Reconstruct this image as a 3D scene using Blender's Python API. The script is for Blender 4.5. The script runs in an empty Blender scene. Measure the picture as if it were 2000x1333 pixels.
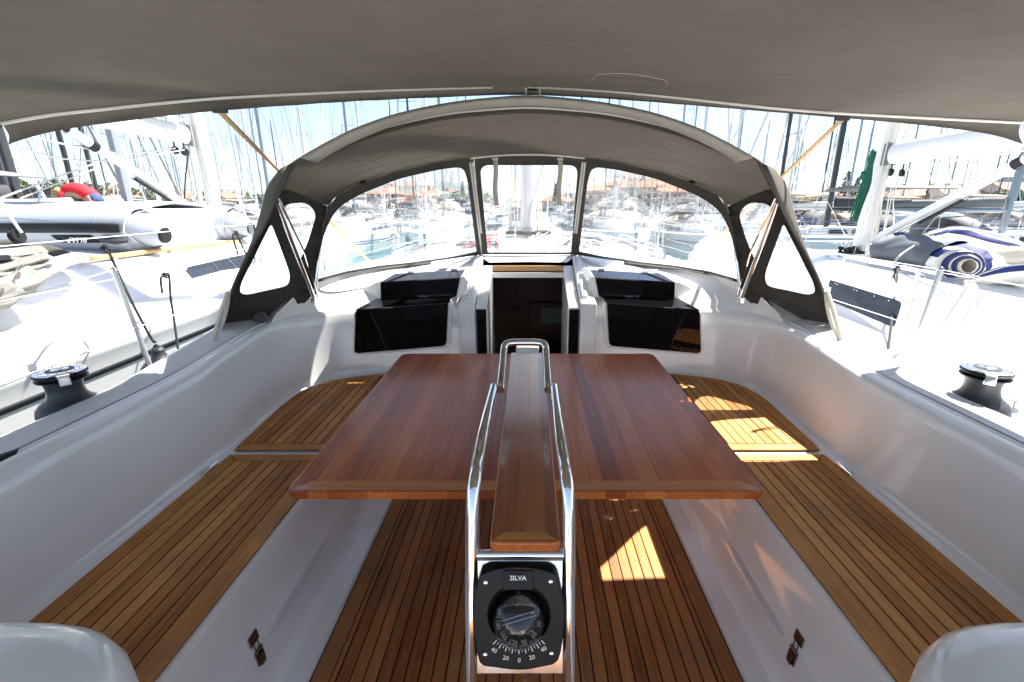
import bpy, bmesh, math, random
from mathutils import Vector, Matrix
from mathutils.geometry import tessellate_polygon
random.seed(7)
R = math.radians
scn = bpy.context.scene
# ------------------------------------------------------------------ camera
CAM = Vector((0.008, 0.0, 1.5)); PITCH = R(16.57); FPX = 889.0; CX = 1033.0; CY = 666.5
cd = bpy.data.cameras.new('camera'); cam = bpy.data.objects.new('camera', cd)
scn.collection.objects.link(cam); scn.camera = cam
cam.location = CAM; cam.rotation_euler = (R(90) - PITCH, 0, 0)
cd.lens = 16; cd.sensor_width = 36; cd.shift_x = -(CX - 1000) / 2000; cd.clip_start = 0.02; cd.clip_end = 5000
# ------------------------------------------------------------------ world, sun
SUNV = Vector((0.59, 0.37, 1.0)).normalized()
ELEV = math.asin(SUNV.z); AZ = math.atan2(SUNV.x, SUNV.y)
w = bpy.data.worlds.new('World'); scn.world = w; w.use_nodes = True
nt = w.node_tree; N = nt.nodes; L = nt.links
bgn = N['Background']
sky = N.new('ShaderNodeTexSky'); sky.sky_type = 'NISHITA'; sky.sun_disc = False
sky.sun_elevation = ELEV; sky.sun_rotation = AZ; sky.air_density = .8; sky.dust_density = 0.6; sky.ozone_density = 1.0
tc = N.new('ShaderNodeTexCoord'); mp = N.new('ShaderNodeMapping'); mp.inputs['Scale'].default_value = (1.6, 1.6, 5.0)
mp.inputs['Location'].default_value = (0.3, 2.1, 0.0)
n1 = N.new('ShaderNodeTexNoise'); n1.inputs['Scale'].default_value = 2.6; n1.inputs['Detail'].default_value = 8; n1.inputs['Roughness'].default_value = 0.6
rm = N.new('ShaderNodeValToRGB'); rm.color_ramp.elements[0].position = 0.42; rm.color_ramp.elements[1].position = 0.66
mx = N.new('ShaderNodeMixRGB'); mx.inputs['Color2'].default_value = (2.7, 2.8, 2.95, 1)
L.new(tc.outputs['Generated'], mp.inputs[0]); L.new(mp.outputs[0], n1.inputs[0]); L.new(n1.outputs[0], rm.inputs[0])
L.new(rm.outputs[0], mx.inputs['Fac']); L.new(sky.outputs[0], mx.inputs['Color1']); L.new(mx.outputs[0], bgn.inputs[0])
bgn.inputs[1].default_value = 0.06
sd = bpy.data.lights.new('sun', 'SUN'); sd.energy = 3.8; sd.angle = R(0.55); sd.color = (1, 0.95, 0.87)
so = bpy.data.objects.new('sun', sd); scn.collection.objects.link(so)
so.rotation_euler = SUNV.to_track_quat('Z', 'Y').to_euler(); so.location = (8, 4, 30)
scn.view_settings.view_transform = 'Standard'; scn.view_settings.look = 'None'
scn.view_settings.exposure = 2.38; scn.view_settings.gamma = 1
scn.cycles.max_bounces = 12; scn.cycles.diffuse_bounces = 8; scn.cycles.glossy_bounces = 4
scn.cycles.transparent_max_bounces = 16; scn.cycles.transmission_bounces = 6
scn.cycles.caustics_reflective = False; scn.cycles.caustics_refractive = False
WATER = -1.0
# ------------------------------------------------------------------ pixel -> point on a real plane
SN, CS = math.sin(PITCH), math.cos(PITCH)
def ray(px, py):
    v = (CY - py) / FPX
    return Vector(((px - CX) / FPX, CS + v * SN, v * CS - SN))
def at(px, py, x=None, y=None, z=None, d=None):
    r = ray(px, py)
    if d is None:
        if y is not None: d = (y - CAM.y) / r.y
        elif z is not None: d = (z - CAM.z) / r.z
        else: d = (x - CAM.x) / r.x
    return CAM + r * d
def on_plane(p0, p1, p2):
    n = (p1 - p0).cross(p2 - p0)
    def f(px, py):
        r = ray(px, py); return CAM + r * ((p0 - CAM).dot(n) / r.dot(n))
    return f
def mir(p): return Vector((-p[0], p[1], p[2]))
# ------------------------------------------------------------------ materials
MATS = {}
def mat(name, col=(.5, .5, .5), rough=.5, metal=0, coat=0, var=0, vscale=3, bump=0, bscale=50, bstretch=(1, 1, 1), spec=.5, rvar=0, trl=0, trc=None, alpha=None):
    if name in MATS: return MATS[name]
    m = bpy.data.materials.new(name); m.use_nodes = True; MATS[name] = m
    t = m.node_tree; nn = t.nodes; ll = t.links; b = nn['Principled BSDF']
    b.inputs['Base Color'].default_value = (*col, 1); b.inputs['Roughness'].default_value = rough
    b.inputs['Metallic'].default_value = metal; b.inputs['Coat Weight'].default_value = coat
    b.inputs['Coat Roughness'].default_value = .04; b.inputs['Specular IOR Level'].default_value = spec
    c = nn.new('ShaderNodeTexCoord')
    if var or rvar:
        n = nn.new('ShaderNodeTexNoise'); n.inputs['Scale'].default_value = vscale; n.inputs['Detail'].default_value = 6
        ll.new(c.outputs['Object'], n.inputs[0])
        if var:
            mr = nn.new('ShaderNodeMapRange'); mr.inputs[1].default_value = .3; mr.inputs[2].default_value = .7
            mr.inputs[3].default_value = 1 - var; mr.inputs[4].default_value = 1 + var
            mxx = nn.new('ShaderNodeVectorMath'); mxx.operation = 'SCALE'; mxx.inputs[0].default_value = col
            ll.new(n.outputs[0], mr.inputs[0]); ll.new(mr.outputs[0], mxx.inputs['Scale']); ll.new(mxx.outputs[0], b.inputs['Base Color'])
        if rvar:
            mr = nn.new('ShaderNodeMapRange'); mr.inputs[1].default_value = .35; mr.inputs[2].default_value = .65
            mr.inputs[3].default_value = max(.01, rough - rvar); mr.inputs[4].default_value = rough + rvar
            ll.new(n.outputs[0], mr.inputs[0]); ll.new(mr.outputs[0], b.inputs['Roughness'])
    if bump:
        mp = nn.new('ShaderNodeMapping'); mp.inputs['Scale'].default_value = bstretch
        n = nn.new('ShaderNodeTexNoise'); n.inputs['Scale'].default_value = bscale; n.inputs['Detail'].default_value = 4
        bu = nn.new('ShaderNodeBump'); bu.inputs['Strength'].default_value = bump; bu.inputs['Distance'].default_value = .01
        ll.new(c.outputs['Object'], mp.inputs[0]); ll.new(mp.outputs[0], n.inputs[0]); ll.new(n.outputs[0], bu.inputs['Height']); ll.new(bu.outputs[0], b.inputs['Normal'])
    if trl:
        tr = nn.new('ShaderNodeBsdfTranslucent'); tr.inputs[0].default_value = (*(trc or col), 1)
        ms = nn.new('ShaderNodeMixShader'); ms.inputs[0].default_value = trl
        o = nn['Material Output']; ll.new(b.outputs[0], ms.inputs[1]); ll.new(tr.outputs[0], ms.inputs[2]); ll.new(ms.outputs[0], o.inputs[0])
    return m
def nd(t, typ, **kw):
    n = t.nodes.new(typ)
    for k, v in kw.items(): setattr(n, k, v)
    return n
def wood(name, cols, grain=(70, 3, 70), rough=.55, coat=0, island=True, strip=None, dirt=.25, bump=.15, vary=1.0, grey=0, specks=0):
    """cols: dark, mid, light. island: tone per loose plank; strip: tone per band of this width across x"""
    m = bpy.data.materials.new(name); m.use_nodes = True; MATS[name] = m
    t = m.node_tree; ll = t.links; b = t.nodes['Principled BSDF']
    c = nd(t, 'ShaderNodeTexCoord'); mp = nd(t, 'ShaderNodeMapping'); mp.inputs['Scale'].default_value = grain
    ll.new(c.outputs['Object'], mp.inputs[0])
    g = nd(t, 'ShaderNodeTexNoise'); g.inputs['Scale'].default_value = 1.0; g.inputs['Detail'].default_value = 7; g.inputs['Distortion'].default_value = .6
    if island:
        geo = nd(t, 'ShaderNodeNewGeometry'); rnd = geo.outputs['Random Per Island']
    else:
        sp = nd(t, 'ShaderNodeSeparateXYZ'); ll.new(c.outputs['Object'], sp.inputs[0])
        dv = nd(t, 'ShaderNodeMath', operation='DIVIDE'); dv.inputs[1].default_value = strip; ll.new(sp.outputs[0], dv.inputs[0])
        fl = nd(t, 'ShaderNodeMath', operation='FLOOR'); ll.new(dv.outputs[0], fl.inputs[0])
        wn = nd(t, 'ShaderNodeTexWhiteNoise', noise_dimensions='1D'); ll.new(fl.outputs[0], wn.inputs['W']); rnd = wn.outputs['Value']
    # shift grain per plank
    cmb = nd(t, 'ShaderNodeCombineXYZ'); ms = nd(t, 'ShaderNodeMath', operation='MULTIPLY'); ms.inputs[1].default_value = 37
    ll.new(rnd, ms.inputs[0]); ll.new(ms.outputs[0], cmb.inputs[1]); ll.new(ms.outputs[0], cmb.inputs[2])
    ad = nd(t, 'ShaderNodeVectorMath', operation='ADD'); ll.new(mp.outputs[0], ad.inputs[0]); ll.new(cmb.outputs[0], ad.inputs[1]); ll.new(ad.outputs[0], g.inputs[0])
    big = nd(t, 'ShaderNodeTexNoise'); big.inputs['Scale'].default_value = 3; big.inputs['Detail'].default_value = 3; ll.new(c.outputs['Object'], big.inputs[0])
    a1 = nd(t, 'ShaderNodeMath', operation='MULTIPLY_ADD'); a1.inputs[1].default_value = .75; ll.new(g.outputs[0], a1.inputs[0])
    a0 = nd(t, 'ShaderNodeMath', operation='MULTIPLY_ADD'); a0.inputs[1].default_value = .42 * vary; a0.inputs[2].default_value = -.21 * vary; ll.new(rnd, a0.inputs[0])
    a2 = nd(t, 'ShaderNodeMath', operation='MULTIPLY_ADD'); a2.inputs[1].default_value = dirt; ll.new(big.outputs[0], a2.inputs[0]); ll.new(a0.outputs[0], a2.inputs[2]); ll.new(a2.outputs[0], a1.inputs[2])
    rp = nd(t, 'ShaderNodeValToRGB'); e = rp.color_ramp.elements; e[0].position = .2; e[0].color = (*cols[0], 1); e[1].position = .85; e[1].color = (*cols[2], 1)
    mid = rp.color_ramp.elements.new(.5); mid.color = (*cols[1], 1)
    ll.new(a1.outputs[0], rp.inputs[0]); colr = rp.outputs[0]
    if grey:
        gn = nd(t, 'ShaderNodeTexNoise'); gn.inputs['Scale'].default_value = 5.5; gn.inputs['Detail'].default_value = 6; gn.inputs['Roughness'].default_value = .65; ll.new(c.outputs['Object'], gn.inputs[0])
        gm = nd(t, 'ShaderNodeMapRange'); gm.inputs[1].default_value = .48; gm.inputs[2].default_value = .72; gm.inputs[3].default_value = 0; gm.inputs[4].default_value = grey; ll.new(gn.outputs[0], gm.inputs[0])
        mg = nd(t, 'ShaderNodeMixRGB'); mg.inputs['Color2'].default_value = (.17, .125, .085, 1); ll.new(gm.outputs[0], mg.inputs['Fac']); ll.new(colr, mg.inputs['Color1']); colr = mg.outputs[0]
    if specks:
        vo = nd(t, 'ShaderNodeTexVoronoi'); vo.inputs['Scale'].default_value = specks; ll.new(c.outputs['Object'], vo.inputs['Vector'])
        l1 = nd(t, 'ShaderNodeMath', operation='LESS_THAN'); l1.inputs[1].default_value = .10; ll.new(vo.outputs['Distance'], l1.inputs[0])
        sx_ = nd(t, 'ShaderNodeSeparateColor'); ll.new(vo.outputs['Color'], sx_.inputs[0]); l2 = nd(t, 'ShaderNodeMath', operation='GREATER_THAN'); l2.inputs[1].default_value = .90; ll.new(sx_.outputs[0], l2.inputs[0])
        mu = nd(t, 'ShaderNodeMath', operation='MULTIPLY'); ll.new(l1.outputs[0], mu.inputs[0]); ll.new(l2.outputs[0], mu.inputs[1]); mv = nd(t, 'ShaderNodeMath', operation='MULTIPLY'); mv.inputs[1].default_value = .6; ll.new(mu.outputs[0], mv.inputs[0])
        mg = nd(t, 'ShaderNodeMixRGB'); mg.inputs['Color2'].default_value = (.75, .65, .5, 1); ll.new(mv.outputs[0], mg.inputs['Fac']); ll.new(colr, mg.inputs['Color1']); colr = mg.outputs[0]
    ll.new(colr, b.inputs['Base Color'])
    b.inputs['Roughness'].default_value = rough; b.inputs['Coat Weight'].default_value = coat; b.inputs['Coat Roughness'].default_value = .09
    b.inputs['Specular IOR Level'].default_value = .35
    bu = nd(t, 'ShaderNodeBump'); bu.inputs['Strength'].default_value = bump; bu.inputs['Distance'].default_value = .004
    ll.new(g.outputs[0], bu.inputs['Height']); ll.new(bu.outputs[0], b.inputs['Normal'])
    if coat:
        b2 = nd(t, 'ShaderNodeBump'); b2.inputs['Strength'].default_value = .12; b2.inputs['Distance'].default_value = .004
        n2 = nd(t, 'ShaderNodeTexNoise'); n2.inputs['Scale'].default_value = 90; n2.inputs['Detail'].default_value = 2
        ll.new(c.outputs['Object'], n2.inputs[0]); ll.new(n2.outputs[0], b2.inputs['Height']); ll.new(b2.outputs[0], b.inputs['Coat Normal'])
    return m
GEL = mat('gelcoat', (.895, .90, .895), .16, coat=.5, var=.035, vscale=2.2, rvar=.05)
GELN = mat('nonslip_gelcoat', (.70, .71, .72), .6, bump=.5, bscale=260)
GELW = mat('warm_gelcoat', (.82, .82, .80), .2, coat=.4, var=.02)
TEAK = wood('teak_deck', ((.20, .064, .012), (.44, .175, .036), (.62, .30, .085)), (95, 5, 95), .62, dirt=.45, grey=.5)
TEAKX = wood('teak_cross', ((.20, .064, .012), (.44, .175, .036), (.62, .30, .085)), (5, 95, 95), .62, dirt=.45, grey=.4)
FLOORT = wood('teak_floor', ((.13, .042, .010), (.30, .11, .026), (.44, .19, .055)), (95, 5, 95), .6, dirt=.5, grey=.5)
CAULK = mat('caulk', (.012, .012, .014), .6)
MAHO = wood('varnished_wood', ((.26, .045, .007), (.50, .122, .018), (.70, .27, .05)), (150, 3.0, 150), .42, coat=.28, island=False, strip=.058, dirt=.1, bump=.05, vary=1.0, specks=45)
MAHX = wood('varnished_wood_cross', ((.42, .12, .028), (.58, .22, .06), (.68, .32, .10)), (3.5, 120, 120), .3, coat=.4, dirt=.1, bump=.05)
MAHE = wood('varnished_edge', ((.32, .08, .018), (.48, .14, .035), (.58, .22, .06)), (90, 4, 90), .3, coat=.4, dirt=.1, bump=.03)
TEAKV = wood('varnished_teak_rail', ((.4, .2, .07), (.55, .30, .12), (.62, .38, .18)), (60, 4, 60), .35, coat=.4)
STEELD = mat('stanchion_steel', (.45, .46, .48), .16, metal=1)
STEEL = mat('polished_steel', (.82, .83, .85), .07, metal=1, rvar=.03, vscale=20)
BRUSH = mat('plate_steel', (.62, .65, .70), .14, metal=1, rvar=.05, vscale=12)
BLK = mat('black_acrylic', (.004, .004, .005), .03, spec=.22)
BLKT = mat('black_gloss_lid', (.006, .006, .008), .03, spec=.9)
BPL = mat('black_plastic', (.010, .011, .013), .45, bump=.05, bscale=400, spec=.25)
BRUB = mat('black_rubber', (.02, .02, .022), .55)
CANV = mat('grey_canvas', (.108, .100, .088), .92, bump=.3, bscale=700, var=.16, vscale=2.2, trl=.17, trc=(.066, .059, .048), spec=.1)
t_c = CANV.node_tree; cT = nd(t_c, 'ShaderNodeTexCoord'); cM = nd(t_c, 'ShaderNodeMapping'); cM.inputs['Scale'].default_value = (1.2, 5.0, 1.2); cM.inputs['Rotation'].default_value = (0, 0, .35); cN = nd(t_c, 'ShaderNodeTexNoise'); cN.inputs['Scale'].default_value = 2.2; cN.inputs['Detail'].default_value = 5; cN.inputs['Distortion'].default_value = 1.0; cB = nd(t_c, 'ShaderNodeBump'); cB.inputs['Strength'].default_value = .55; cB.inputs['Distance'].default_value = .05
t_c.links.new(cT.outputs['Object'], cM.inputs[0]); t_c.links.new(cM.outputs[0], cN.inputs[0]); t_c.links.new(cN.outputs[0], cB.inputs['Height']); oldB = [n for n in t_c.nodes if n.type == 'BUMP' and n != cB][0]; t_c.links.new(cB.outputs[0], oldB.inputs['Normal'])
CAND = mat('dark_canvas', (.082, .078, .072), .9, bump=.3, bscale=700, var=.1, vscale=4, trl=.08, trc=(.12, .12, .11), spec=.1)
CANL = mat('light_canvas', (.40, .39, .35), .85, bump=.25, bscale=600, var=.08, vscale=6, trl=.15, trc=(.4, .4, .36), spec=.15)
CREAM = mat('cream_webbing', (.62, .59, .50), .8, bump=.4, bscale=500, var=.06, vscale=20)
TAN = mat('tan_webbing', (.72, .50, .27), .8, bump=.4, bscale=500, var=.05, trl=.25, trc=(.7, .45, .22))
WHITE = mat('white_paint', (.82, .82, .82), .35)
WALU = mat('white_spar', (.55, .57, .60), .3, var=.03)
GALU = mat('grey_spar', (.26, .29, .33), .35, metal=.3)
DALU = mat('black_spar', (.03, .032, .036), .35)
SAILW = mat('sailcloth', (.62, .60, .53), .8, var=.05, bump=.3, bscale=12, trl=.2, trc=(.8, .76, .66))
NAVY = mat('navy_cloth', (.012, .022, .10), .75, bump=.3, bscale=40)
SLATE = mat('slate_cloth', (.09, .10, .125), .7, bump=.5, bscale=25)
ROPEW = mat('white_rope', (.66, .63, .56), .85, bump=.6, bscale=300)
ROPEK = mat('black_rope', (.02, .02, .023), .85, bump=.6, bscale=300)
ROPEG = mat('green_rope', (.008, .10, .06), .85, bump=.6, bscale=300)
ROPER = mat('red_rope', (.45, .03, .04), .85, bump=.6, bscale=300)
HYP = mat('inflatable_fabric', (.34, .37, .41), .5, var=.04, vscale=2, bump=.06, bscale=8)
WIRE = mat('steel_wire', (.28, .29, .31), .3, metal=.8)
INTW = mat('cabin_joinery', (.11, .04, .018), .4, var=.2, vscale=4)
TILE = mat('terracotta_tiles', (.42, .20, .13), .85, var=.25, vscale=1.5, bump=.6, bscale=3)
WALLC = mat('rendered_wall', (.62, .55, .45), .85, var=.1, vscale=.5)
SKIN = mat('skin', (.55, .30, .21), .5)
HAIR = mat('blond_hair', (.45, .28, .12), .6, var=.3, vscale=40, bump=.8, bscale=60)
RED = mat('red_cotton', (.75, .015, .03), .8, bump=.3, bscale=20)
WGLS = mat('yacht_window', (.02, .025, .035), .08, spec=.6)
LEAF = mat('foliage', (.06, .10, .035), .8, var=.4, vscale=.3)
BARK = mat('bark', (.12, .09, .06), .9)
def vinyl(name, bs, strength, ior, milk):
    m = bpy.data.materials.new(name); m.use_nodes = True; t = m.node_tree; ll = t.links
    for n in list(t.nodes):
        if n.type == 'BSDF_PRINCIPLED': t.nodes.remove(n)
    o = t.nodes['Material Output']
    c = nd(t, 'ShaderNodeTexCoord'); mp = nd(t, 'ShaderNodeMapping'); mp.inputs['Scale'].default_value = (1, 1, .45)
    ns = nd(t, 'ShaderNodeTexNoise'); ns.inputs['Scale'].default_value = bs; ns.inputs['Detail'].default_value = 4; ns.inputs['Distortion'].default_value = 1.4
    ll.new(c.outputs['Object'], mp.inputs[0]); ll.new(mp.outputs[0], ns.inputs[0])
    bu = nd(t, 'ShaderNodeBump'); bu.inputs['Strength'].default_value = strength; bu.inputs['Distance'].default_value = .03; ll.new(ns.outputs[0], bu.inputs['Height'])
    rf = nd(t, 'ShaderNodeBsdfRefraction'); rf.inputs['IOR'].default_value = ior; rf.inputs['Roughness'].default_value = 0; ll.new(bu.outputs[0], rf.inputs['Normal'])
    tr = nd(t, 'ShaderNodeBsdfTransparent'); tr.inputs[0].default_value = (.97, .975, .98, 1)
    gl = nd(t, 'ShaderNodeBsdfGlossy'); gl.inputs['Roughness'].default_value = .06; ll.new(bu.outputs[0], gl.inputs['Normal'])
    df = nd(t, 'ShaderNodeBsdfTranslucent'); df.inputs[0].default_value = (.85, .87, .92, 1)
    lw_ = nd(t, 'ShaderNodeLayerWeight'); lw_.inputs[0].default_value = .5; pw = nd(t, 'ShaderNodeMath', operation='POWER'); pw.inputs[1].default_value = 5; ll.new(lw_.outputs['Facing'], pw.inputs[0]); fr = nd(t, 'ShaderNodeMath', operation='MULTIPLY_ADD'); fr.inputs[1].default_value = .5; fr.inputs[2].default_value = .035; ll.new(pw.outputs[0], fr.inputs[0])
    m1 = nd(t, 'ShaderNodeMixShader'); m1.inputs[0].default_value = .38; ll.new(tr.outputs[0], m1.inputs[1]); ll.new(rf.outputs[0], m1.inputs[2])
    m2 = nd(t, 'ShaderNodeMixShader'); m2.inputs[0].default_value = milk; ll.new(m1.outputs[0], m2.inputs[1]); ll.new(df.outputs[0], m2.inputs[2])
    m3 = nd(t, 'ShaderNodeMixShader'); ll.new(fr.outputs[0], m3.inputs[0]); ll.new(m2.outputs[0], m3.inputs[1]); ll.new(gl.outputs[0], m3.inputs[2])
    ll.new(m3.outputs[0], o.inputs[0]); return m
VIN = vinyl('clear_vinyl', 6, .28, 1.03, .03)
VINR = vinyl('creased_vinyl', 20, .7, 1.08, .07)
# ------------------------------------------------------------------ mesh builder
class MB:
    def __init__(s): s.v = []; s.f = []; s.m = []; s.sm = []
    def add(s, vs, fs, m=0, smooth=False):
        o = len(s.v); s.v += [Vector(v) for v in vs]
        for f in fs: s.f.append(tuple(i + o for i in f)); s.m.append(m); s.sm.append(smooth)
        return s
    def box(s, x0, x1, y0, y1, z0, z1, m=0):
        return s.hexa([(x0, y0, z0), (x1, y0, z0), (x1, y1, z0), (x0, y1, z0)], [(x0, y0, z1), (x1, y0, z1), (x1, y1, z1), (x0, y1, z1)], m)
    def hexa(s, lo, hi, m=0):
        n = len(lo); vs = list(lo) + list(hi)
        fs = [tuple(range(n - 1, -1, -1)), tuple(range(n, 2 * n))] + [(i, (i + 1) % n, n + (i + 1) % n, n + i) for i in range(n)]
        return s.add(vs, fs, m)
    def prism(s, poly, off, m=0):
        off = Vector(off); return s.hexa([Vector(p) for p in poly], [Vector(p) + off for p in poly], m)
    def bar(s, a, b, wx, wz, up=(0, 0, 1), m=0):
        a = Vector(a); b = Vector(b); d = (b - a).normalized(); x = d.cross(Vector(up)).normalized() * (wx / 2); z = x.normalized().cross(d) * (wz / 2)
        return s.hexa([a - x - z, a + x - z, a + x + z, a - x + z], [b - x - z, b + x - z, b + x + z, b - x + z], m)
    def tube(s, pts, r, n=8, m=0, closed=False, smooth=True, flat=1.0, upv=None):
        pts = [Vector(p) for p in pts]; K = len(pts)
        rr = r if isinstance(r, (list, tuple)) else [r] * K
        T = []
        for i in range(K):
            if closed: d = pts[(i + 1) % K] - pts[i - 1]
            else: d = pts[min(i + 1, K - 1)] - pts[max(i - 1, 0)]
            T.append(d.normalized() if d.length > 1e-9 else Vector((0, 0, 1)))
        up = Vector(upv) if upv else (Vector((0, 0, 1)) if abs(T[0].z) < .9 else Vector((1, 0, 0)))
        nrm = (up - T[0] * up.dot(T[0])).normalized(); vs = []
        for i in range(K):
            nrm = (nrm - T[i] * nrm.dot(T[i])).normalized(); bn = T[i].cross(nrm)
            for k in range(n):
                a = 2 * math.pi * k / n; vs.append(pts[i] + (nrm * math.cos(a) * flat + bn * math.sin(a)) * rr[i])
        fs = []
        for i in range(K if closed else K - 1):
            j = (i + 1) % K
            for k in range(n): k2 = (k + 1) % n; fs.append((i * n + k, j * n + k, j * n + k2, i * n + k2))
        if not closed: fs += [tuple(range(n)), tuple(range((K - 1) * n + n - 1, (K - 1) * n - 1, -1))]
        return s.add(vs, fs, m, smooth)
    def lathe(s, prof, c=(0, 0, 0), M=None, n=24, m=0, smooth=True):
        c = Vector(c); vs = []
        for r, z in prof:
            for k in range(n):
                a = 2 * math.pi * k / n; p = Vector((r * math.cos(a), r * math.sin(a), z)); vs.append(c + (M @ p if M else p))
        fs = []
        for i in range(len(prof) - 1):
            for k in range(n): k2 = (k + 1) % n; fs.append((i * n + k, i * n + k2, (i + 1) * n + k2, (i + 1) * n + k))
        fs += [tuple(range(n - 1, -1, -1)), tuple(range((len(prof) - 1) * n, len(prof) * n))]
        return s.add(vs, fs, m, smooth)
    def grid(s, rows, m=0, smooth=True, cu=False, flip=False):
        nr = len(rows); nc = len(rows[0]); vs = [p for r in rows for p in r]; fs = []
        for i in range(nr - 1):
            for j in range(nc if cu else nc - 1):
                j2 = (j + 1) % nc; f = (i * nc + j, i * nc + j2, (i + 1) * nc + j2, (i + 1) * nc + j); fs.append(f[::-1] if flip else f)
        return s.add(vs, fs, m, smooth)
    def ball(s, c, r, n=10, m=0, sc=(1, 1, 1)):
        prof = [(max(1e-4, math.sin(math.pi * i / n)) * r, -math.cos(math.pi * i / n) * r) for i in range(n + 1)]
        M = Matrix.Diagonal(Vector(sc)); return s.lathe(prof, c, M, n + 4, m)
    def mirror(s):
        t = MB(); t.v = [Vector((-p.x, p.y, p.z)) for p in s.v]; t.f = [f[::-1] for f in s.f]; t.m = list(s.m); t.sm = list(s.sm); return t
    def join(s, o):
        k = len(s.v); s.v += o.v; s.f += [tuple(i + k for i in f) for f in o.f]; s.m += o.m; s.sm += o.sm; return s
    def build(s, name, mats, parent=None, bevel=0, seg=2, solid=0, sharp=38, sub=0, loc=None, weld=False):
        if not isinstance(mats, (list, tuple)): mats = [mats]
        me = bpy.data.meshes.new(name)
        off = Vector((0, 0, 0))
        if loc is not None: off = Vector(loc)
        elif parent is not None:
            p = parent
            while p is not None: off += p.location; p = p.parent
        me.from_pydata([v - off for v in s.v], [], s.f)
        for mm in mats: me.materials.append(mm)
        me.polygons.foreach_set('material_index', s.m); me.polygons.foreach_set('use_smooth', s.sm if not bevel else [True] * len(s.f))
        if weld:
            bm = bmesh.new(); bm.from_mesh(me); bmesh.ops.remove_doubles(bm, verts=bm.verts, dist=1e-4); bm.to_mesh(me); bm.free()
        me.update()
        o = bpy.data.objects.new(name, me); scn.collection.objects.link(o)
        if loc is not None: o.location = loc
        if parent is not None: o.parent = parent
        if (any(s.sm) or bevel) and sharp: me.set_sharp_from_angle(angle=R(sharp))
        if sub: md = o.modifiers.new('sub', 'SUBSURF'); md.levels = sub; md.render_levels = sub
        if solid: md = o.modifiers.new('solid', 'SOLIDIFY'); md.thickness = solid; md.offset = 0
        if bevel:
            md = o.modifiers.new('bevel', 'BEVEL'); md.width = bevel; md.segments = seg; md.limit_method = 'ANGLE'; md.angle_limit = R(30); md.harden_normals = True
        return o
def tag(o, label=None, cat=None, group=None, kind=None):
    if label: o['label'] = label
    if cat: o['category'] = cat
    if group: o['group'] = group
    if kind: o['kind'] = kind
    return o
def thing(name, label, cat, loc=(0, 0, 0), group=None):
    o = bpy.data.objects.new(name, None); o.empty_display_size = .2; scn.collection.objects.link(o); o.location = loc
    return tag(o, label, cat, group)
def copy_tree(o, parent=None):
    c = o.copy(); scn.collection.objects.link(c)
    if parent is not None: c.parent = parent
    for ch in list(o.children): copy_tree(ch, c)
    return c
def smooth_path(pts, k=4):
    pts = [Vector(p) for p in pts]; out = []
    for i in range(len(pts) - 1):
        p0 = pts[max(i - 1, 0)]; p1 = pts[i]; p2 = pts[i + 1]; p3 = pts[min(i + 2, len(pts) - 1)]
        for j in range(k):
            t = j / k; out.append(.5 * ((2 * p1) + (p2 - p0) * t + (2 * p0 - 5 * p1 + 4 * p2 - p3) * t * t + (3 * p1 - p0 - 3 * p2 + p3) * t ** 3))
    out.append(pts[-1]); return out
def resamp(pts, n):
    pts = [Vector(p) for p in pts]; L_ = [0]
    for a, b in zip(pts, pts[1:]): L_.append(L_[-1] + (b - a).length)
    out = []; j = 0
    for i in range(n):
        t = L_[-1] * i / (n - 1)
        while j < len(pts) - 2 and L_[j + 1] < t: j += 1
        f = (t - L_[j]) / max(1e-9, L_[j + 1] - L_[j]); out.append(pts[j].lerp(pts[j + 1], min(1, max(0, f))))
    return out
def round_poly(pts, r, k=5):
    """fillet the corners of a closed 3-D polygon; r may be a list"""
    out = []; n = len(pts); pts = [Vector(p) for p in pts]
    for i in range(n):
        p = pts[i]; a = pts[i - 1]; b = pts[(i + 1) % n]; ri = r[i] if isinstance(r, (list, tuple)) else r
        if ri <= 0: out.append(p); continue
        da = a - p; db = b - p; q0 = p + da.normalized() * min(ri, da.length * .45); q1 = p + db.normalized() * min(ri, db.length * .45)
        for j in range(k + 1):
            t = j / k; out.append(q0 * (1 - t) ** 2 + p * 2 * t * (1 - t) + q1 * t * t)
    return out
def clip(poly, f):
    out = []
    for i in range(len(poly)):
        a = poly[i]; b = poly[(i + 1) % len(poly)]; fa = f(a); fb = f(b)
        if fa >= 0: out.append(a)
        if (fa >= 0) != (fb >= 0): t = fa / (fa - fb); out.append((a[0] + (b[0] - a[0]) * t, a[1] + (b[1] - a[1]) * t))
    return out
def planks(mb, poly, x0, pitch, gap, z, h=.004, m=0):
    xs = [p[0] for p in poly]; k = x0
    while k < max(xs):
        a = k + gap / 2; b = k + pitch - gap / 2
        q = clip(clip(poly, lambda p: p[0] - a), lambda p: b - p[0])
        if len(q) > 2: mb.prism([(x, y, z) for x, y in q], (0, 0, h), m)
        k += pitch
FONT = None
def text(name, body, size, M, m, parent, ext=.0006, shear=0, bold=.0):
    cu = bpy.data.curves.new(name, 'FONT'); cu.body = body; cu.size = size; cu.extrude = ext; cu.align_x = 'CENTER'; cu.align_y = 'CENTER'; cu.shear = shear; cu.offset = bold
    cu.resolution_u = 2
    o = bpy.data.objects.new(name, cu); scn.collection.objects.link(o)
    dg = bpy.context.evaluated_depsgraph_get(); me = bpy.data.meshes.new_from_object(o.evaluated_get(dg))
    bpy.data.objects.remove(o); me.name = name; me.materials.clear(); me.materials.append(m)
    q = bpy.data.objects.new(name, me); scn.collection.objects.link(q)
    off = Vector((0, 0, 0)); p = parent
    while p is not None: off += p.location; p = p.parent
    me.transform(Matrix.Translation(-off) @ M); q.parent = parent; return q
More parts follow.
